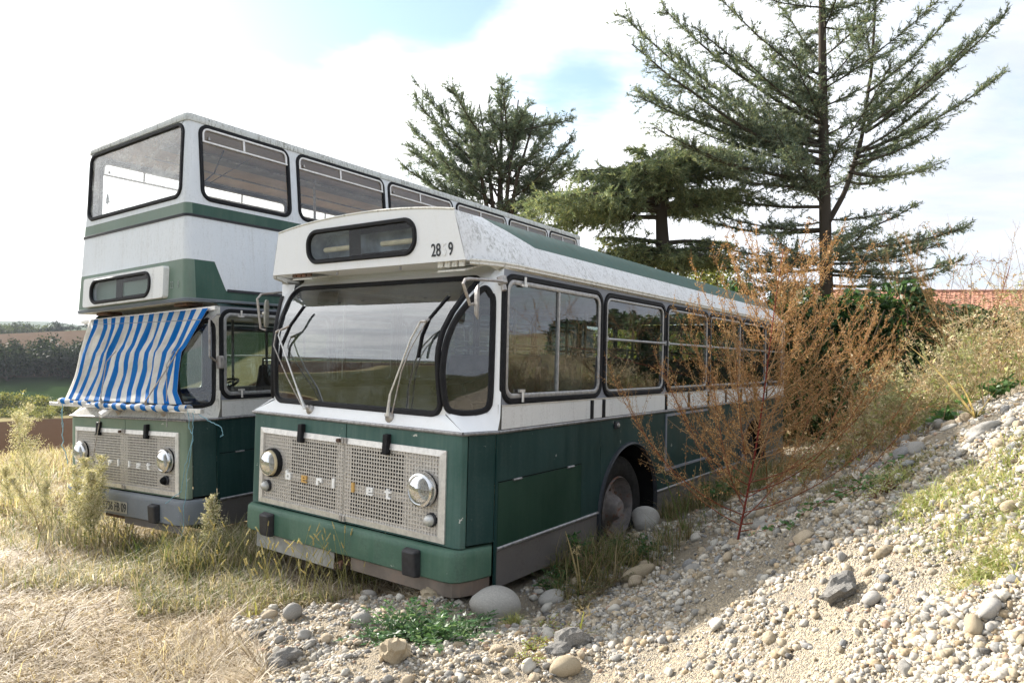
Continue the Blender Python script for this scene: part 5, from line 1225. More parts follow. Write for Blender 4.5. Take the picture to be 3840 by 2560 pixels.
    heap(5200, [(3560, 1850, .20), (3720, 1800, .25), (3640, 1960, .2), (3790, 1950, .22), (3800, 2080, .16), (3450, 1900, .14), (3350, 1800, .10), (3700, 2150, .10), (3820, 1720, .25)], (.03, .10), LG, 0)
    heap(1500, [(3300, 1790, .22), (3120, 1830, .16), (3450, 1740, .2)], (.03, .09), [(.20, .21, .09), (.30, .26, .14)], 0)
    heap(240, [(1930, 2345, .06)], (.06, .14), [(.40, .38, .16), (.3, .33, .12)], 0, .7)
    tag(gb.build('heap_grass', 'grass_blade'), 'short pale green grass tufts on the gravel slope', 'grass', kind='stuff')
    # shaded grasses and weeds along the bus side
    gb = GB(); r = np.random.default_rng(23); P = []
    for _ in range(11000):
        v = r.uniform(.5, 6); u = 1.32 + abs(r.normal(0, .45)) * (.5 + .15 * v); p = wA(u, v, 0); P.append((p.x, p.y))
    P = np.array(P); ok = fbm(P[:, 0] * 1.5, P[:, 1] * 1.5, 61, 3) > -.05; P = P[ok]; N = len(P)
    blades(gb, r, P[:, 0], P[:, 1], r.uniform(.08, .42, N), np.abs(r.normal(.5, .35, N)), r.uniform(.003, .007, N), pick(r, [(.16, .17, .06), (.25, .21, .11), (.10, .14, .04), (.33, .26, .15), (.2, .15, .09)], N), .8)
    tag(gb.build('shade_grass', 'grass_blade'), 'thin dull grass in the shade along the bus side', 'grass', kind='stuff')
build_grass()
def build_foxtails():
    r = np.random.default_rng(31); spots = []
    for px0, px1, k0, k1, n in ((950, 1420, 4.5, 5.1, 46), (650, 1050, 5.0, 6.6, 46), (300, 700, 5.6, 7.0, 20)):
        x, y = pxpos(r, n * 3, px0, px1, k0, k1); ok = (gravel_mask(x, y) < .5) & ~in_bus(x, y, -.05); spots += [(a, b) for a, b in zip(x[ok][:n], y[ok][:n])]
    for x, y in spots:
        gb = GB(); L = r.uniform(.22, .50); a = r.uniform(0, 6.28); ln = r.uniform(.1, .5); z = h1(x, y)
        pts = [(x + math.cos(a) * ln * L * t * t, y + math.sin(a) * ln * L * t * t, z + L * t * (1 - .15 * t * ln)) for t in np.linspace(0, 1, 6)]
        gb.stem(pts, .0022, .0014, (.36, .34, .13)); p1, p0 = np.array(pts[-1]), np.array(pts[-2]); d = (p1 - p0) / np.linalg.norm(p1 - p0)
        hl = r.uniform(.035, .06); cc = np.array([p1 + d * hl * t for t in np.linspace(0, 1, 6)]); gb.stem(cc, .006, .003, (.52, .45, .22), 5)
        k = 26; c = p1 + d * hl * r.uniform(0, 1, (k, 1)); dd = rdir(r, k) + d * .8; gb.tris(c, dd * .011, rdir(r, k) * .0014, pick(r, [(.58, .52, .28), (.45, .42, .18)], k))
        tag(gb.build('foxtail_grass', 'grass_blade', base=(x, y, z)), 'slender foxtail grass stalk with a bristly yellow head before the buses', 'grass stalk', 'foxtail stalks before the buses')
build_foxtails()

def plant(name, label, cat, parts, base, group=None):
    e = empty(name, tuple(base)); tag(e, label, cat, group)
    for nm, gb, mat in parts: 
        if gb.n: gb.build(nm, mat, e, base)
    return e
def horseweed(bpx, tpx, label, seed, fluff=1.0, green=.5):
    r = np.random.default_rng(seed); b = ground_hit(*bpx); top = at_depth(tpx[0], tpx[1], b.y + r.normal(0, .1)); b = np.array(b); top = np.array(top); st, fl, lf = GB(), GB(), GB()
    Ht = np.linalg.norm(top - b); bow = rdir(r, 1)[0] * .06 * Ht; bow[2] = 0
    path = [b + (top - b) * t + bow * math.sin(math.pi * t) for t in np.linspace(0, 1, 12)]
    stc = (.26, .27, .12) if green > .3 else (.30, .20, .12)
    st.stem(path, .006, .002, stc); path = np.array(path)
    FC = [(.66, .60, .44), (.58, .52, .34), (.50, .50, .28), (.70, .66, .52)]; LC = [(.20, .24, .08), (.32, .33, .12), (.14, .18, .05), (.42, .36, .14)]
    nb = int(60 * fluff)
    for i in range(nb):
        t = r.uniform(.30, 1.0); p = b + (top - b) * t + bow * math.sin(math.pi * t); a = r.uniform(0, 6.28); L = Ht * (.30 * (1.05 - t) + .05) * r.uniform(.6, 1.2)
        d = np.array([math.cos(a) * .75, math.sin(a) * .75, .8]); d /= np.linalg.norm(d)
        br = np.array([p + d * L * q + np.array([0, 0, .12 * L * q * q]) for q in np.linspace(0, 1, 5)]); st.stem(br, .0022, .001, stc)
        k = int(r.integers(24, 40)); q = r.uniform(.15, 1.1, (k, 1)); c = p + d * L * q + rdir(r, k) * r.uniform(.2, 1, (k, 1)) * (.03 + .10 * L); 
        for _ in range(2): fl.tris(c + rdir(r, k) * .006, rdir(r, k) * r.uniform(.008, .017, (k, 1)), rdir(r, k) * .005, pick(r, FC, k))
        k2 = 7; q = r.uniform(0, .8, (k2, 1)); c = p + d * L * q; dd = rdir(r, k2) * .8 + d; lf.diamonds(c, dd * r.uniform(.018, .04, (k2, 1)), rdir(r, k2) * .0025, pick(r, LC, k2))
    k = 70; t = r.uniform(.02, .75, (k, 1)); c = b + (top - b) * t; dd = rdir(r, k); dd[:, 2] = np.abs(dd[:, 2]) * .6; lf.diamonds(c, dd * r.uniform(.03, .085, (k, 1)), rdir(r, k) * .004, pick(r, LC, k))
    plant('horseweed_plant', label, 'weed', (('stem', st, 'dry_stem'), ('seed_heads', fl, 'dry_stem'), ('leaves', lf, 'leaf')), b, 'fluffy weeds by the double deck bus')
for i, (bp, tp, lb, f, g_) in enumerate((((235, 1975), (60, 1560), 'tall fluffy weed leaning away from the double deck bus, dark green stem', 1.1, .5), ((118, 1960), (113, 1525), 'upright fluffy cream weed standing behind a leaning one', .9, .5), ((365, 2100), (382, 1720), 'dense fluffy weed hiding the headlight and number plate of the tall bus', 1.5, .5),
                                         ((330, 2105), (345, 1775), 'bushy cream weed against the grille of the tall bus', 1.5, .5), ((280, 2090), (275, 1760), 'fluffy weed between the leaning weed and the tall bus grille', 1.3, .5), ((160, 2030), (40, 1800), 'short red stemmed fluffy weed in front of the leaning weed', .8, .1),
                                         ((320, 2070), (318, 1725), 'pale fluffy weed beside the corner of the tall bus', 1.2, .5), ((70, 1960), (20, 1745), 'yellowish fluffy weed on the field beside the gravel track', .9, .5), ((810, 2130), (800, 1865), 'single green plume weed standing between the two bus fronts', .9, .6), ((180, 1990), (175, 1800), 'thin yellow leaved weed among the fluffy weeds', .8, .4))):
    horseweed(bp, tp, lb, 200 + i, f, g_)

def russet(bpx, top, label, seed, nb, spread, red=True, scale=1.0, bias=(0, 0, 0)):
    r = np.random.default_rng(seed); b = np.array(ground_hit(*bpx)); top = np.array(top); st, sb, sd = GB(), GB(), GB(); Ht = np.linalg.norm(top - b); ax = (top - b) / Ht
    RC = (.22, .04, .03) if red else (.34, .19, .08); BC = [(.34, .20, .09), (.40, .26, .13), (.28, .15, .065)]; SC = [(.36, .19, .08), (.46, .28, .12), (.29, .145, .06), (.48, .32, .16), (.40, .23, .10)]
    path = np.array([b + ax * Ht * t + np.array([.02 * math.sin(5 * t), .02 * math.sin(4 * t + 1), 0]) for t in np.linspace(0, 1, 16)]); st.stem(path, .0075 * scale, .002, RC, 5)
    def tufts(p0, d, L, k):
        q = r.uniform(0, 1, (k, 1)); c = p0 + d * L * q + rdir(r, k) * .012 * scale; dd = rdir(r, k) * .7 + np.array([0, 0, -.15]); sd.tris(c, dd * r.uniform(.008, .019, (k, 1)) * scale, rdir(r, k) * .0042 * scale, pick(r, SC, k, var=.3))
    for i in range(nb):
        t = (i + r.uniform(0, 1)) / nb * .86 + .03; p = b + ax * Ht * t; a = i * 2.4 + r.normal(0, .3); L = Ht * spread * (1 - t) ** .75 * r.uniform(.7, 1.15) + .08
        rise = .35 + .9 * t; h = np.array([math.cos(a), math.sin(a), 0]) + np.array(bias) * .5
        br = np.array([p + h * L * (q * .92 - .18 * q * q) + np.array([0, 0, L * (rise * q * .55 + .42 * q * q)]) for q in np.linspace(0, 1, 9)])
        sb.stem(br, .0048 * scale * (1 - .5 * t), .0012, BC[i % 3] if t > .25 or not red else (.24, .075, .04), 3)
        m = int(9 + 20 * L)
        for j in range(m):
            q = .15 + .85 * (j + r.uniform(0, 1)) / m; f = q * 8; k0 = min(7, int(f)); c = br[k0] + (br[k0 + 1] - br[k0]) * (f - k0); tg = br[k0 + 1] - br[k0]; tg /= np.linalg.norm(tg)
            d = rdir(r, 1)[0] * .75 + tg * .75 + np.array([0, 0, .25]); d /= np.linalg.norm(d); l2 = L * r.uniform(.07, .22) * (1.15 - .6 * q) + .02
            sb.stem([c, c + d * l2 * .5, c + d * l2 + np.array([0, 0, .15 * l2])], .0016 * scale, .0008, BC[int(r.integers(3))]); tufts(c, d, l2, int(10 + 60 * l2))
        tufts(br[-3], (br[-1] - br[-3]) / (np.linalg.norm(br[-1] - br[-3]) + 1e-9), np.linalg.norm(br[-1] - br[-3]), 26)
    tufts(path[10], ax, Ht * .36, 150)
    for j in range(26):
        t = r.uniform(.66, .98); d = rdir(r, 1)[0] * .6 + np.array([0, 0, .7]); l2 = .16 * (1.1 - t) * Ht + .03; c = b + ax * Ht * t; sb.stem([c, c + d * l2], .0018, .0008, BC[1]); tufts(c, d, l2, 26)
    plant('russet_weed', label, 'weed', (('stem', st, 'dry_stem'), ('branches', sb, 'dry_stem'), ('seed_tufts', sd, 'dry_stem')), b, None)
russet((2770, 2030), at_depth(2945, 935, 4.25), 'large russet dead weed with a red stem spreading in front of the bus windows', 301, 66, .66, bias=(.36, .22, 0))
russet((3010, 1830), at_depth(3290, 1170, 5.0), 'russet weed leaning along the gravel slope behind the large one', 302, 17, .5, False, .8, (.5, .2, 0))
russet((2960, 1760), at_depth(3120, 1120, 5.8), 'thin brown weed rising before the dark hedge', 303, 8, .36, False, .8, (.2, 0, 0))
russet((3080, 1770), at_depth(3330, 1330, 5.0), 'low brown weed leaning over the stones at the slope top', 304, 15, .55, False, .7, (.4, 0, 0))
russet((3640, 1500), at_depth(3790, 1000, 4.3), 'tall pinkish plume weed above the dry weeds on the heap top', 305, 18, .32, True, .75)
russet((2880, 1850), at_depth(2830, 1420, 5.2), 'small russet weed behind the red stem near the bus side', 306, 14, .6, False, .8)

def bank_weeds():
    r = np.random.default_rng(61); gb = GB(); n = 0
    PALS = [[(.50, .42, .28), (.58, .50, .36), (.40, .33, .20)], [(.36, .36, .18), (.46, .44, .26), (.28, .30, .14)], [(.46, .33, .20), (.38, .26, .14), (.55, .44, .30)]]
    for _ in range(1500):
        v = r.uniform(1.6, 9); u = 2.4 + abs(r.normal(0, 1)) * 1.2 + .12 * v; u = min(u, 6.5)
        if u < 3.1 and r.uniform() < .55: continue
        p = wA(u, v, 0); x, y = p.x, p.y
        if x / y > .86: continue
        z = h1(x, y); L = r.uniform(.25, .62) * (1.0 if u > 3.2 else .55) * (1 + .95 * min(1, max(0, (u - 3.6) / 1.2))); pal = PALS[int(r.integers(3))]; a = r.uniform(0, 6.28); ln = r.uniform(0, .5)
        pts = np.array([(x + math.cos(a) * ln * L * t, y + math.sin(a) * ln * L * t, z + L * t) for t in np.linspace(0, 1, 4)]); gb.stem(pts, .0028, .0014, pal[0])
        for j in range(int(r.integers(5, 10))):
            t = r.uniform(.2, 1); c = pts[0] + (pts[-1] - pts[0]) * t; d = rdir(r, 1)[0]; d[2] = abs(d[2]) * .8 + .15; l = L * r.uniform(.12, .35); gb.stem([c, c + d * l], .0016, .0008, pal[2])
            k = 12; cc = c + d * l * r.uniform(.2, 1, (k, 1)) + rdir(r, k) * .012; gb.tris(cc, rdir(r, k) * r.uniform(.012, .03, (k, 1)), rdir(r, k) * .005, pick(r, pal, k, var=.3))
        k = 6; cc = pts[0] + (pts[-1] - pts[0]) * r.uniform(.05, .8, (k, 1)); gb.diamonds(cc, rdir(r, k) * r.uniform(.03, .07, (k, 1)), rdir(r, k) * .009, pick(r, [(.20, .26, .08), (.30, .33, .12), (.42, .40, .16)], k))
    tag(gb.build('dry_weeds', 'dry_stem'), 'tangle of dry beige and olive weeds on the heap top', 'weeds', kind='stuff')
bank_weeds()
def long_grass():
    r = np.random.default_rng(63)
    for i, (bx, tops, lb) in enumerate((((3660, 1570), [(3400, 1290), (3520, 1420), (3600, 1440), (3740, 1460)], 'broad bent grass clump with one long straw blade at the heap top'), ((2170, 2400), [(2190, 2290), (2330, 2330), (2230, 2440)], 'bright green grass with a pale seed head above the creeping plant'), ((2180, 2230), [(2160, 2060), (2120, 1990), (2245, 2090)], 'dry thin grass stalks before the bus skirt'), ((2560, 1990), [(2480, 1760), (2610, 1750), (2540, 1800)], 'dark green grass stalks beside the front wheel'))):
        b = ground_hit(*bx); gb = GB(); 
        for t in tops:
            e = np.array(at_depth(t[0], t[1], b.y + r.normal(0, .08))); b_ = np.array(b); mid = (b_ + e) / 2 + np.array([0, 0, .12 * np.linalg.norm(e - b_)])
            q = np.linspace(0, 1, 9)[:, None]; P = b_ * (1 - q) ** 2 + 2 * mid * q * (1 - q) + e * q * q; w = .006 * (1 - q ** 2) + .0012; sd = np.array([.8, .2, .4]); sd /= np.linalg.norm(sd)
            V = np.concatenate([P - sd * w, P + sd * w]); n = 9; T = [(j, j + n, j + n + 1) for j in range(n - 1)] + [(j, j + n + 1, j + 1) for j in range(n - 1)]
            gb.addarr(V, T, (.34, .36, .10) if i == 1 else ((.46, .36, .18) if i != 3 else (.12, .15, .05)))
        k = 22 if i != 1 else 10
        for _ in range(k):
            a = r.uniform(0, 6.28); L = r.uniform(.1, .24) * (.6 if i == 1 else 1); P = np.array([np.array(b) + np.array([math.cos(a) * L * q * .8, math.sin(a) * L * q * .8, L * (q - .75 * q * q)]) for q in np.linspace(0, 1, 5)]); gb.stem(P, .003, .001, [(.30, .30, .12), (.44, .36, .2), (.2, .24, .08)][int(r.integers(3))])
        e = np.array(at_depth(tops[0][0], tops[0][1], b.y)); gb.tris(e + rdir(r, 30) * .03, rdir(r, 30) * .03, rdir(r, 30) * .005, pick(r, [(.58, .46, .26), (.5, .4, .22)], 30))
        tag(gb.build('grass_clump', 'grass_blade', base=tuple(b)), lb, 'grass clump')
long_grass()
def thistle():
    r = np.random.default_rng(71); c0 = np.array(ground_hit(1590, 2390)); lf = GB(); st = GB()
    for i in range(125):
        a = r.uniform(0, 6.28); rad = r.uniform(0, .25); b = c0 + np.array([math.cos(a) * rad * 1.25, math.sin(a) * rad * .8, 0]); b[2] = h1(b[0], b[1]); L = r.uniform(.12, .26)
        ln = r.uniform(.2, 1.0); d = np.array([math.cos(a) * ln, math.sin(a) * ln, 1.0]); d /= np.linalg.norm(d)
        q = np.linspace(0, 1, 8); P = np.array([b + d * L * t + np.array([math.cos(a), math.sin(a), -1.1]) * .35 * L * t * t for t in q]); st.stem(P, .003, .001, (.12, .20, .07))
        sd = np.cross(d, [0, 0, 1]); sd /= np.linalg.norm(sd) + 1e-9
        for j in range(1, 8):
            for s in (-1, 1):
                for m in range(2):
                    l = L * (.24 - .018 * j) * r.uniform(.7, 1.2); dd = sd * s * 1.0 + d * r.uniform(-.1, .7) + rdir(r, 1)[0] * .35; dd /= np.linalg.norm(dd)
                    lf.diamonds(np.array([P[j]]), np.array([dd * l]), np.array([np.cross(dd, rdir(r, 1)[0]) * l * .22]), pick(r, [(.055, .115, .05), (.08, .155, .07), (.04, .09, .04), (.15, .24, .13)], 1))
        lf.diamonds(P[-2:-1], (P[-1] - P[-2])[None] * 2, sd[None] * .01, np.array([(.06, .15, .055)]))
    plant('thistle', 'low dense dark green thistle growing on the gravel before the bus', 'thistle', (('stalks', st, 'leaf'), ('leaves', lf, 'leaf')), c0)
thistle()
def leafy(name, label, spots, seed, pal, leaf, rad, hgt, n, stemc=(.25, .12, .08)):
    r = np.random.default_rng(seed); b0 = np.array(ground_hit(*spots[0])); lf, st = GB(), GB()
    pv = None
    for sp in spots:
        b = np.array(ground_hit(*sp))
        if pv is not None: st.stem([pv, (pv + b) / 2 + np.array([0, 0, .03]), b], .002, .002, stemc)
        pv = b
        for i in range(n):
            a = r.uniform(0, 6.28); L = rad * r.uniform(.5, 1.1); e = b + np.array([math.cos(a) * L, math.sin(a) * L, 0]); e[2] = h1(e[0], e[1]) + hgt * r.uniform(.2, 1); m = (b + e) / 2 + np.array([0, 0, hgt * .3])
            q = np.linspace(0, 1, 5)[:, None]; P = b * (1 - q) ** 2 + 2 * m * q * (1 - q) + e * q * q; st.stem(P, .0022, .001, stemc)
            k = 11; t = r.uniform(.15, 1, (k, 1)); c = b * (1 - t) ** 2 + 2 * m * t * (1 - t) + e * t * t; d = rdir(r, k); d[:, 2] = np.abs(d[:, 2]) * .6; lf.diamonds(c, d * leaf * r.uniform(.6, 1.3, (k, 1)), rdir(r, k) * leaf * .28, pick(r, pal, k))
    plant(name, label, 'plant', (('stems', st, 'dry_stem'), ('leaves', lf, 'leaf')), b0)
GR = [(.06, .13, .04), (.09, .18, .06), (.04, .10, .035)]
leafy('creeping_plant', 'creeping small leaved yellow green plant on the gravel in front of the bus side', [(2060, 2420), (2130, 2380), (2000, 2440), (2060, 2350), (1980, 2480)], 81, [(.26, .32, .08), (.36, .40, .14), (.20, .26, .07), (.45, .40, .2)], .016, .11, .06, 16)
leafy('leafy_weed', 'dark green leafy weed under the skirt beside the big boulder', [(2060, 2220), (2110, 2190)], 82, GR, .04, .14, .14, 14, (.12, .14, .06))
leafy('leafy_weed', 'dark leafy weed growing in front of the rusty wheel', [(2330, 2080), (2390, 2120)], 83, GR, .04, .14, .2, 16, (.12, .14, .06))
leafy('leafy_weed', 'tall dark leafy weed against the grey skirt', [(2180, 2130)], 84, GR, .05, .12, .28, 16, (.14, .14, .07))
leafy('leafy_weed', 'trailing green leafed vine on the shaded stones of the slope', [(3230, 1830), (3160, 1880), (3300, 1790), (2960, 1960)], 85, [(.07, .15, .05), (.10, .20, .07)], .035, .22, .05, 7, (.2, .06, .05))
leafy('leafy_weed', 'small pale flowered plant on the shadow edge of the slope', [(3330, 1850), (3290, 1870)], 86, [(.42, .42, .2), (.55, .54, .42), (.3, .33, .12)], .016, .08, .07, 14)
leafy('leafy_weed', 'dry brown low weeds in the hollow below the bus side', [(2240, 2240), (2180, 2290), (2290, 2200)], 87, [(.20, .16, .09), (.26, .21, .12), (.14, .15, .07)], .022, .16, .12, 22, (.22, .17, .1))
leafy('leafy_weed', 'broad green leaves at the heap top near the long boulder', [(3560, 1580), (3740, 1500)], 88, [(.08, .17, .06), (.13, .24, .08)], .07, .12, .14, 7, (.2, .2, .1))
leafy('leafy_weed', 'dark green undergrowth between the russet weed and the bus', [(2700, 1900), (2640, 1860), (2780, 1820), (2850, 1700)], 89, GR, .05, .25, .3, 16, (.14, .14, .07))
# ------------------------------------------------------------------ trees behind the buses
CED = [(.125, .175, .135), (.175, .220, .170), (.090, .135, .105), (.205, .240, .170), (.225, .245, .150)]
def branch_path(a, b, sag, n=12):
    a = np.array(a, float); b = np.array(b, float); q = np.linspace(0, 1, n)[:, None]; L = np.linalg.norm(b - a)
    return a * (1 - q) + b * q + np.array([[0, 0, -sag * L]]) * (q * (1 - q) * 4) * .5
class Cedar:
    def __init__(s, name, label, base, seed):
        s.r = np.random.default_rng(seed); s.base = np.array(base, float); s.wood, s.leaf = GB(), GB(); s.name, s.label = name, label
    def trunk(s, pts, r0, r1):
        P = np.array(pts, float); q = np.linspace(0, 1, 24); t = np.linspace(0, 1, len(P)); s.wood.stem(np.stack([np.interp(q, t, P[:, k]) + (.02 * np.sin(9 * q + k) if k < 2 else 0) for k in range(3)], 1), r0, r1, (.075, .062, .050), 9)
    def needles(s, c, d, size, pal):
        """flat tufts: c points, d along-twig directions"""
        r = s.r; N = len(c); dd = d * .9 + rdir(r, N) * .75; dd /= np.linalg.norm(dd, axis=1, keepdims=True); w = np.cross(dd, rdir(r, N)); w /= np.linalg.norm(w, axis=1, keepdims=True) + 1e-9
        L = size * r.uniform(.6, 1.4, (N, 1)); s.leaf.tris(c, dd * L, w * L * .13, pick(r, pal, N, var=.3))
    def limb(s, a, b, sag, rad, dens=1.0, twig=.24, size=.085, start=.08, pal=CED, droop=.0, flat=.35):
        r = s.r; P = branch_path(a, b, sag); n = len(P); L = np.linalg.norm(P[-1] - P[0]); P = P + np.concatenate([[[0, 0, 0]], np.cumsum(r.normal(0, .018 * L / n * 3, (n - 1, 3)), 0)]) * .5
        s.wood.stem(P, rad, rad * .15 + .004, (.085, .072, .058), 5)
        m = int(L * 9 * dens); ts = start + (1 - start) * r.uniform(0, 1, m) ** .85
        for t in ts:
            f = t * (n - 1); i = min(n - 2, int(f)); p = P[i] + (P[i + 1] - P[i]) * (f - i); tg = P[i + 1] - P[i]; tg /= np.linalg.norm(tg)
            sd = np.cross(tg, [0, 0, 1]); sd /= np.linalg.norm(sd) + 1e-9; sgn = 1 if r.uniform() < .5 else -1
            d = tg * r.uniform(.35, 1.0) + sd * sgn * r.uniform(.3, 1.0) + np.array([0, 0, r.normal(.12, flat) - droop]); d /= np.linalg.norm(d)
            l = L * twig * r.uniform(.35, 1.15) * (1.05 - .75 * t) + .14
            e = p + d * l + np.array([0, 0, -droop * l * .5]); s.wood.stem([p, (p + e) / 2 + np.array([0, 0, .03 * l]), e], .008 + .004 * l, .004, (.085, .072, .055), 3)
            k = int(l * 30 * dens) + 5; q = r.uniform(.05, 1.05, (k, 1)); c = p + (e - p) * q + rdir(r, k) * .022; s.needles(c, np.repeat(d[None], k, 0), size, pal)
            # side shoots
            for _ in range(int(1 + l * 3)):
                q = r.uniform(.2, .9); p2 = p + (e - p) * q; d2 = d * .7 + rdir(r, 1)[0] * .8 + np.array([0, 0, .1 - droop]); d2 /= np.linalg.norm(d2); l2 = l * r.uniform(.2, .45) + .06; k = int(l2 * 26 * dens) + 3
                c = p2 + d2 * l2 * r.uniform(0, 1, (k, 1)) + rdir(r, k) * .025; s.needles(c, np.repeat(d2[None], k, 0), size, pal)
        k = int(L * 22 * dens); t = start + (1 - start) * r.uniform(0, 1, (k,)); f = t * (n - 1); i = np.minimum(n - 2, f.astype(int)); c = P[i] + (P[i + 1] - P[i]) * (f - i)[:, None] + rdir(r, k) * .05; s.needles(c, (P[i + 1] - P[i]) / (np.linalg.norm(P[i + 1] - P[i], axis=1, keepdims=True)), size, pal)
    def done(s):
        e = empty(s.name, tuple(s.base)); tag(e, s.label, 'tree', 'cedars behind the buses'); s.wood.build('trunk', 'bark', e, s.base); s.leaf.build('crown', 'needle', e, s.base)
def px2(x, y, d): return np.array(at_depth(x * 3840 / 2352, y * 3840 / 2352, d))
def big_cedar():
    D = 21.0; b = px2(1897, 760, D); b[2] = h1(b[0], b[1]) - .1; c = Cedar('cedar_tree', 'tallest open cedar with bare lower trunk and long upswept limbs behind the hedge', b, 401); r = c.r
    top = px2(1893, -330, D); c.trunk([b, px2(1897, 690, D), px2(1893, 350, D), px2(1888, 0, D), top], .25, .05)
    fk = px2(1900, 515, D); c.trunk([fk, px2(1940, 440, D), px2(1980, 320, D + .3), px2(2002, 160, D + .5), px2(2015, -100, D + .5)], .09, .03)
    tips = [(1430, 30, 365), (1440, 105, 370), (1520, 20, 300), (1660, 5, 220), (1465, 200, 378), (1470, 222, 385), (1500, 290, 392), (1560, 330, 398), (1600, 300, 365), (1640, 400, 430), (1560, 430, 475), (1700, 420, 455), (1660, 500, 535), (1620, 560, 592), (1700, 590, 605), (1760, 640, 662), (1680, 650, 655), (1600, 500, 540), (1640, 610, 620), (1580, 250, 345), (1540, 120, 330), (1600, 60, 260), (1700, 130, 280), (1660, 220, 330),
            (2320, 20, 292), (2210, 10, 230), (2300, 168, 335), (2120, 130, 262), (2140, 230, 335), (2160, 292, 372), (2100, 330, 376), (2150, 380, 405), (2060, 400, 415), (2210, 515, 575), (2220, 520, 585), (2160, 560, 598), (2200, 605, 625), (2130, 640, 645), (2080, 600, 612), (2110, 470, 520), (1800, 20, 160), (1980, 20, 160), (1760, 110, 250), (2030, 190, 310), (1840, 280, 380), (1960, 330, 410), (2180, 620, 635), (2090, 540, 570), (2240, 90, 300), (2190, 120, 290), (2120, 280, 360)]
    for x, y, y0 in tips:
        dz = r.normal(0, 1.6); e = px2(x, y, D + dz); sx = 1897 if x < 1960 or y > 480 else float(np.interp(y0, [160, 320, 440], [2002, 1980, 1940])); a = px2(sx + r.normal(0, 5), y0 + r.normal(0, 12), D); up = e[2] - a[2]
        c.limb(a, e, .10 if up > 0 else .0, .03 + .006 * np.linalg.norm(e - a), 1.5, .155, .09)
    for _ in range(64):
        y0 = r.uniform(-150, 660); a = px2(1895, y0, D); an = r.uniform(0, 6.28); L = r.uniform(1.6, 4.4) * (.6 + .4 * min(1, (y0 + 250) / 500)); e = a + np.array([math.cos(an) * L * .8, math.sin(an) * L, L * r.uniform(.05, .55) if y0 < 500 else L * r.uniform(-.12, .2)]); c.limb(a, e, .08, .03, 1.4, .17, .09)
    c.done()
def left_cedar():
    D = 27.0; b = px2(1150, 900, D); b[2] = h1(b[0], b[1]); c = Cedar('cedar_tree', 'fan shaped cedar rising directly behind the double deck bus', b, 402); r = c.r
    for k, (xt, yt) in enumerate(((1150, 200), (1060, 215), (1230, 260), (1100, 240), (1190, 230))):
        c.trunk([b, px2(1150 + (xt - 1150) * .25, 520, D), px2((1150 + xt) / 2, 400, D + r.normal(0, .4)), px2(xt, yt, D + r.normal(0, .6))], .22 if k == 0 else .14, .025)
    tips = [(960, 200, 360), (955, 225, 380), (935, 290, 420), (925, 380, 470), (945, 340, 440), (1030, 195, 330), (1040, 205, 340), (1160, 188, 300), (1215, 240, 360), (1205, 260, 380), (1270, 283, 400), (1315, 320, 430), (1330, 355, 450), (1300, 395, 470), (1290, 350, 440), (1280, 430, 490), (980, 420, 490), (1000, 300, 400), (1060, 260, 380), (1120, 230, 340), (1180, 300, 400), (1240, 400, 470), (1100, 330, 430), (1010, 360, 450)]
    for x, y, y0 in tips:
        e = px2(x, y, D + r.normal(0, 1.3)); a = px2(1150 + (x - 1150) * .15, y0 + 20, D); c.limb(a, e, .07, .05, 1.8, .26, .095, pal=[(.130, .180, .140), (.180, .225, .172), (.092, .135, .105), (.210, .245, .172)])
    for _ in range(46):
        a = px2(1150 + r.normal(0, 25), r.uniform(280, 560), D); an = r.uniform(0, 6.28); L = r.uniform(1.2, 2.9); c.limb(a, a + np.array([math.cos(an) * L, math.sin(an) * L, L * r.uniform(-.1, .6)]), .05, .04, 1.6, .28, .095, pal=[(.130, .180, .140), (.180, .225, .172), (.092, .135, .105), (.210, .245, .172)])
    c.done()
def mid_cedar():
    D = 22.5; b = px2(1525, 900, D); b[2] = h1(b[0], b[1]); c = Cedar('cedar_tree', 'broad flat topped cedar with drooping layered sprays behind the single deck bus', b, 403); r = c.r
    pal = [(.170, .220, .135), (.235, .275, .155), (.115, .170, .110), (.295, .310, .170), (.195, .240, .145)]
    c.trunk([b, px2(1525, 600, D), px2(1520, 480, D), px2(1540, 380, D)], .30, .12)
    tips = [(1190, 468, 470), (1215, 495, 480), (1240, 455, 460), (1275, 520, 500), (1340, 405, 430), (1370, 430, 440), (1400, 390, 410), (1450, 375, 400), (1530, 340, 380), (1560, 345, 380), (1620, 345, 385), (1690, 350, 400), (1720, 400, 430), (1690, 440, 450), (1330, 470, 470), (1400, 470, 470), (1290, 500, 485), (1390, 545, 560), (1430, 570, 580), (1480, 610, 600), (1680, 560, 560), (1700, 590, 590), (1640, 610, 600), (1590, 580, 580), (1600, 440, 440), (1460, 440, 445), (1560, 620, 610), (1640, 480, 470)]
    for x, y, y0 in tips:
        e = px2(x, y, D + r.normal(0, 1.2)); a = px2(1525, y0, D); c.limb(a, e, -.06, .09, 1.8, .30, .11, .15, pal, .28, .2)
    for _ in range(60):
        y0 = r.choice([395, 420, 450, 475, 580, 605]); a = px2(1525, y0, D); an = r.uniform(0, 6.28); L = r.uniform(1.5, 3.6) * (1 if y0 < 500 else .7); e = a + np.array([math.cos(an) * L, math.sin(an) * L * .8, L * r.uniform(-.05, .12)]); c.limb(a, e, -.06, .06, 1.7, .32, .11, .1, pal, .3, .2)
    c.done()
big_cedar(); left_cedar(); mid_cedar()

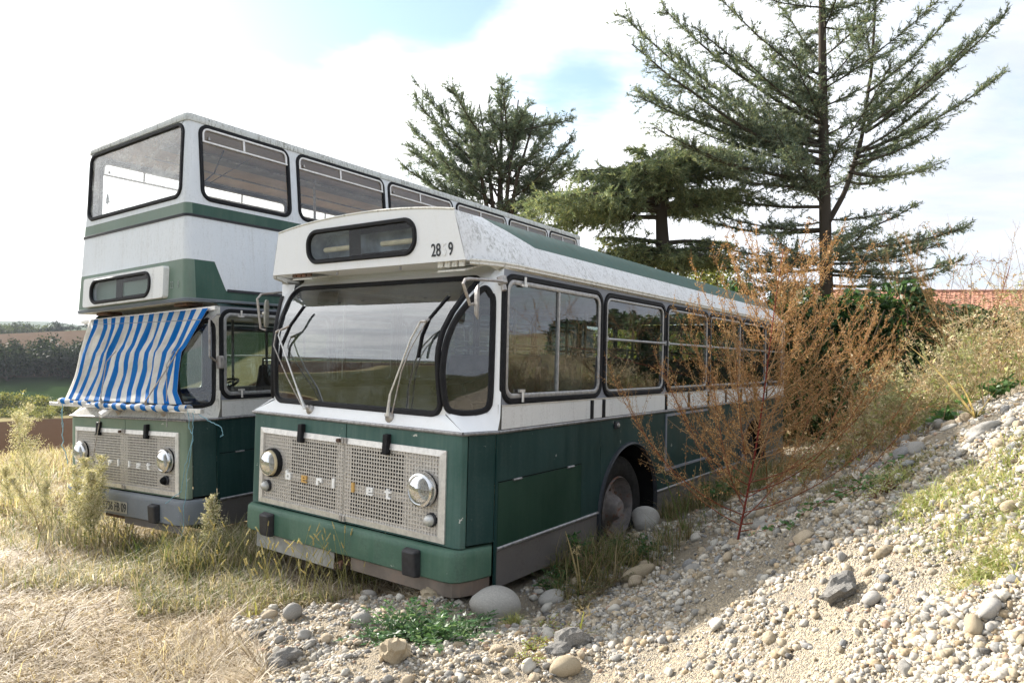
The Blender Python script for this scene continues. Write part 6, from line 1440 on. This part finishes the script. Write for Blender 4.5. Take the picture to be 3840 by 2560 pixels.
def broadleaf(name, label, cat, base, crowns, n, leaf, pal, seed, trunk_r=.12, group=None, mat='leaf', tr_h=None):
    """crowns: list of (centre, radii) ellipsoids filled with leaf clumps"""
    r = np.random.default_rng(seed); base = np.array(base, float); lf, wd = GB(), GB(); vol = np.array([np.prod(q) ** (2 / 3) for _, q in crowns]); vol /= vol.sum()
    for (c, q), w in zip(crowns, vol):
        c = np.array(c, float); q = np.array(q, float); wd.stem([base, base * .5 + c * .5 + r.normal(0, .05, 3) * q, c], trunk_r, trunk_r * .3, (.07, .055, .04), 6)
        nc = max(6, int(n * w / 26)); cd_ = rdir(r, nc); cl = c + cd_ * q * (r.uniform(.35, 1, (nc, 1)) ** .5) * r.uniform(.8, 1.12, (nc, 1))
        for k in range(nc):
            m = 26; pt = cl[k] + r.normal(0, .19, (m, 3)) * q.mean(); d = rdir(r, m); d[:, 2] -= .25; w_ = np.cross(d, rdir(r, m)); w_ /= np.linalg.norm(w_, axis=1, keepdims=True) + 1e-9; L = leaf * r.uniform(.6, 1.3, (m, 1))
            lf.diamonds(pt, d * L, w_ * L * .3, pick(r, pal, m, var=.28))
    e = empty(name, tuple(base)); tag(e, label, cat, group); wd.build('trunk' if cat == 'tree' else 'stems', 'bark', e, base); lf.build('crown' if cat == 'tree' else 'foliage', mat, e, base)
YEL = [(.30, .32, .08), (.40, .38, .10), (.22, .26, .07), (.16, .2, .06)]
def behind():
    def bl(px, py0, py1, wpx, D, label, pal, seed, n=1500, leaf=.14):
        c = px2(px, (py0 + py1) / 2, D); rx = wpx / 2352 * 3840 / 2560 * D / 2; rz = (py1 - py0) / 2352 * 3840 / 2560 * D / 2; b = px2(px, 760, D); b[2] = h1(b[0], b[1])
        r = np.random.default_rng(seed); cr = [(c + np.array([r.normal(0, .4) * rx, r.normal(0, .4) * rx, r.normal(0, .35) * rz]), (rx * .62, rx * .6, rz * .6)) for _ in range(5)]
        broadleaf('broadleaf_tree', label, 'tree', b, cr, n, leaf, pal, seed, .07, 'leafy trees behind the single deck bus')
    bl(1440, 520, 680, 150, 25, 'thin leafed yellow green tree half hidden under the flat cedar', YEL, 501)
    bl(1640, 560, 690, 170, 26, 'yellow leaved bushy tree between the flat cedar and the tall cedar', YEL, 502)
    bl(1560, 600, 740, 200, 24, 'green leafy tree below the flat cedar trunk', [(.10, .14, .04), (.16, .20, .06), (.22, .25, .08)], 503)
    bl(1300, 430, 640, 130, 30, 'pale distant green tree between the two cedars', [(.10, .13, .06), (.15, .18, .08)], 504, 1000)
    bl(1760, 640, 760, 150, 24, 'dark green bush tree at the foot of the tall cedar', [(.05, .09, .03), (.08, .12, .04)], 505)
    bl(1500, 700, 900, 300, 19, 'sunny yellow green shrub tree seen through the bus windows', YEL, 506, 2200)
    bl(1300, 720, 900, 300, 20, 'sunlit olive shrub tree behind the rear of the tall bus', YEL, 507, 2200)
behind()
def hedge():
    # laurel hedge: one long clipped mass of drooping leaves, uneven top
    r = np.random.default_rng(520); lf, st = GB(), GB(); N = 30000
    s = r.uniform(0, 1, N); a = np.array(wA(-.6, 10.3, 0)); a2 = np.array([16.5, 12.5, 0]); a1 = np.array([7.2, 12.2, 0])
    P = np.where(s[:, None] < .5, a + (a1 - a) * (s[:, None] * 2), a1 + (a2 - a1) * (s[:, None] * 2 - 1)); h = H(P[:, 0], P[:, 1])
    top = 2.72 + fbm(s * 17, s * 0 + 3, 5, 4) * 1.0 - .30 * sstep(s, .45, .62); dep = np.abs(r.normal(0, 1, N)) * .35
    t = r.uniform(0, 1, N) ** .7; z = h + .1 + (top - h - .1) * t; bul = .55 * np.sqrt(np.clip(1 - t ** 4, 0, 1)) + fbm(s * 30, t * 4, 8, 3) * .6
    sgn = np.where(r.uniform(size=N) < .72, -1, 1); nd_ = np.array([.1, -1, 0.]) / 1.005
    c = np.stack([P[:, 0], P[:, 1], z], 1) + nd_[None] * (bul * -sgn - 0.0)[:, None] * 1.0 * 1 + rdir(r, N) * .10; c[:, :2] += 0
    d = rdir(r, N) * .7 + nd_[None] * .35; d[:, 2] -= .55; d /= np.linalg.norm(d, axis=1, keepdims=True); w = np.cross(d, rdir(r, N)); w /= np.linalg.norm(w, axis=1, keepdims=True)
    L = r.uniform(.13, .23, (N, 1)); lf.diamonds(c, d * L, w * L * .20, pick(r, [(.030, .075, .022), (.045, .10, .030), (.024, .058, .020), (.075, .13, .040)], N, var=.3))
    for q in np.linspace(0, 1, 46):
        p = a + (a1 - a) * min(1, q * 2) if q < .5 else a1 + (a2 - a1) * (q * 2 - 1); hh = h1(p[0], p[1])
        for _ in range(3):
            o = r.normal(0, .2, 2); st.stem([(p[0] + o[0], p[1] + o[1], hh), (p[0] + o[0] * 1.6, p[1] + o[1] * 1.6, 1.6), (p[0] + o[0] * 2.4, p[1] + o[1] * 2.4, 2.4)], .03, .008, (.07, .055, .04), 5)
    b = np.array([a1[0], a1[1], h1(a1[0], a1[1])]); e = empty('laurel_hedge', tuple(b)); tag(e, 'dark green laurel hedge with long drooping leaves behind the heap', 'hedge'); st.build('stems', 'bark', e, b); lf.build('leaves', 'leaf', e, b)
    # leafless shrub twigs above the hedge
    gb = GB(); b = px2(2130, 780, 12.5); b[2] = h1(b[0], b[1])
    for x, y in ((2080, 560), (2110, 520), (2190, 640), (2230, 610), (2290, 605), (2060, 610), (2140, 640)):
        e = px2(x, y, 12.5 + r.normal(0, .4)); m = (b + e) / 2 + r.normal(0, .25, 3); q = np.linspace(0, 1, 9)[:, None]; Pp = b * (1 - q) ** 2 + 2 * m * q * (1 - q) + e * q * q; gb.stem(Pp, .016, .004, (.20, .13, .09))
        for _ in range(9):
            k = int(r.integers(4, 9)); d = rdir(r, 1)[0] * .6 + np.array([.2, 0, .1]); l = r.uniform(.2, .6); gb.stem([Pp[k], Pp[k] + d * l * .6 + np.array([0, 0, .05]), Pp[k] + d * l - np.array([0, 0, .12 * l])], .006, .003, (.24, .15, .10)); n_ = 7; gb.diamonds(Pp[k] + d * l * r.uniform(.3, 1, (n_, 1)), rdir(r, n_) * .06, rdir(r, n_) * .012, pick(r, [(.36, .26, .18), (.30, .24, .1)], n_))
    tag(gb.build('bare_shrub', 'dry_stem', base=tuple(b)), 'nearly leafless arching shrub above the hedge by the tiled roof', 'shrub')
hedge()
# ------------------------------------------------------------------ tiled house
plain('roof_tile', (.36, .17, .11), .85, 0, .35, 3, .2); plain('render_wall', (.62, .57, .48), .9, 0, .1, 2, .1); plain('roof_under', (.14, .075, .055), .95, 0, .2, 2, .1)
def house():
    D = 27.0; ridge = 3.86; eave = 2.4; x0, x1 = 12.3, 26.0; y0, y1 = D, D + 5.0; zb = .4
    e = empty('tiled_house', ((x0 + x1) / 2, y0, zb)); tag(e, 'low house with red clay tile roof behind the hedge', 'house'); off = (-(x0 + x1) / 2, -y0, -zb)
    m = MB(); m.box(x0 + .4, x1 - .4, y0 + .4, y1 + 4.6, zb, eave + .05); m.build('wall', 'render_wall', e, off=off)
    ym = y1; m = MB(); m.grid([[(x0, y0, eave), (x1, y0, eave)], [(x0, ym, ridge), (x1, ym, ridge)], [(x0, ym + 5, eave), (x1, ym + 5, eave)]]); m.plate([(x0 + .4, y0 + .4, eave), (x0 + .4, ym + 4.6, eave), (x0 + .4, ym, ridge - .1)], (.1, 0, 0)); rf = m.build('roof', 'roof_under', e, off=off)
    # courses of half-round tiles, too small to pick apart singly
    V, Q = [], []; nc = int((x1 - x0) / .21); nr = 16
    for j in range(nr):
        for i in range(nc):
            xa = x0 + i * .21 + random.uniform(-.008, .008); ya = y0 - .05 + j * (ym - y0) / nr; yb = ya + (ym - y0) / nr + .06; lift = random.uniform(.0, .02); o = len(V)
            for yy, up in ((ya, .05), (yb, .02)):
                zz = eave + (yy - y0) / (ym - y0) * (ridge - eave) + up + lift
                for k in range(5): t = math.pi * k / 4; V.append((xa + .1 - .095 * math.cos(t), yy, zz + .06 * math.sin(t)))
            Q += [(o + k, o + k + 1, o + 6 + k, o + 5 + k) for k in range(4)]
    me = fast_mesh('tiles', np.array(V), [np.array(Q)], smooth_=True); t = obj('roof_tiles', me, 'roof_tile', rf); t['kind'] = 'stuff'
    m = MB(); m.tube([(x, ym, ridge + .06) for x in np.linspace(x0, x1, 30)], .11, 8); m.build('ridge_cap', 'roof_tile', rf, smooth_=True)
house()
# ------------------------------------------------------------------ far side of the valley
def far_things():
    r = np.random.default_rng(600)
    def at_d(px, d, off=0):       # ground point at valley distance d in the direction of column px
        t = (px - 1920) / 2560; k = d / (-.55 * t + .83); return np.array([t * k, k, h1(t * k, k)])
    def tree(px, d, hgt, wid, label, pal, seed, group, n=900, cat='tree', name='far_tree', leaf=None):
        b = at_d(px, d); cr = []; rr_ = np.random.default_rng(seed)
        for k in range(8): cr.append((b + np.array([rr_.normal(0, .28) * wid, rr_.normal(0, .28) * wid, hgt * rr_.uniform(.2, .78)]), (wid * .34, wid * .34, hgt * .27)))
        broadleaf(name, label, cat, b, cr, n, leaf or wid * .075, pal, seed, hgt * .022, group, 'needle')
    DK = [(.014, .025, .016), (.022, .035, .019), (.010, .019, .013), (.032, .045, .022)]
    for i, (px, h, w) in enumerate(((-40, 13.5, 13), (25, 14.5, 13), (75, 10, 8), (110, 8.5, 9), (140, 12, 11), (185, 15, 14), (235, 14, 13), (275, 13, 11), (310, 12.5, 11), (360, 12, 11), (420, 11, 11), (0, 9, 9), (60, 9, 9))):
        tree(px, 262 + r.uniform(-6, 8), h * .92 * (h / 15) ** .6, w * .95, 'round dark green tree in the wood along the green field', DK, 610 + i, 'trees of the wood across the valley', 2200)
    for i, (px, h, w, lb) in enumerate(((-10, 6.5, 7, 'dark round tree at the end of the far ridge'), (38, 5.5, 1.2, 'thin dark cypress on the far ridge'), (60, 8, 7, 'round tree beside the cypress on the far ridge'), (92, 8.5, 8, 'tall bushy tree on the far ridge above the brown field'), (120, 6.5, 6, 'bushy tree on the far ridge next to the tallest one'), (150, 3, 6, 'low bush on the far ridge'), (215, 11, 8, 'twin topped tall tree on the far ridge'), (235, 6, 8, 'spreading tree on the far ridge beside the twin topped one'), (265, 6, 5, 'small pointed tree on the far ridge'), (290, 4.5, 5, 'low round bush on the far ridge end'), (200, 3.5, 12, 'long green bush on the far ridge'), (330, 5, 7, 'ridge tree half hidden by the striped awning'))):
        tree(px, 492 + r.uniform(-3, 6), h * .8, w * .8, lb, DK, 640 + i, 'trees on the far ridge', 420)
    HB = [(.05, .07, .03), (.08, .10, .045)]
    tree(30, 500, 3.4, 30, 'clipped dark hedge along the far ridge', HB, 660, 'trees on the far ridge', 900, leaf=1.4); tree(110, 500, 3.2, 30, 'darker hedge under the ridge trees', HB, 661, 'trees on the far ridge', 900, leaf=1.4)
    YB = [(.22, .23, .07), (.30, .28, .10), (.15, .17, .06), (.10, .13, .05)]
    for i, (px, d, h, w) in enumerate(((-20, 172, 7, 9), (20, 176, 4.5, 7), (60, 174, 4, 8), (95, 172, 4.5, 8), (130, 170, 5, 8), (170, 171, 4.5, 8), (200, 168, 3.5, 7), (75, 152, 3, 4), (110, 150, 3, 4), (160, 150, 3, 4), (230, 152, 4.5, 7), (260, 150, 4, 6), (30, 152, 3, 6), (185, 142, 2.2, 4))):
        tree(px, d, h * .6, w * .75, 'yellowing shrub along the track below the green field', YB, 670 + i, 'shrubs along the valley track', 420, 'shrub', 'valley_shrub')
far_things()
plain('wire', (.25, .26, .28), .6)
def wires():
    for i, (ya, yb, lb) in enumerate(((880, 985, 'topmost thin power line crossing the pale sky'), (930, 1040, 'second thin power line crossing the pale sky'), (960, 1066, 'third thin power line crossing the pale sky'), (1000, 1105, 'lowest thin power line crossing the pale sky'))):
        a = np.array(at_depth(-250, ya - 65, 40)); b = np.array(at_depth(430, yb + 40, 70)); q = np.linspace(0, 1, 14)[:, None]; P = a * (1 - q) + b * q - np.array([[0, 0, .5]]) * 4 * q * (1 - q)
        m = MB(); m.tube([tuple(p - a) for p in P], .009, 4); o = m.build('power_line', 'wire'); o.location = a; tag(o, lb, 'power line', 'power lines over the valley')
wires()
# ------------------------------------------------------------------ haze over the valley
def haze():
    m, nt = new_mat('haze'); v = nd(nt, 'ShaderNodeVolumePrincipled', {'Color': (.80, .88, 1.0, 1), 'Density': .00010, 'Anisotropy': .3})
    nd(nt, 'ShaderNodeOutputMaterial', {'Volume': v.outputs[0]})
    b = MB(); b.box(-4600, 4600, -4600, 4900, -22, 75); o = b.build('haze', 'haze'); tag(o, 'thin pale haze lying over the valley', 'haze', kind='stuff')
haze()
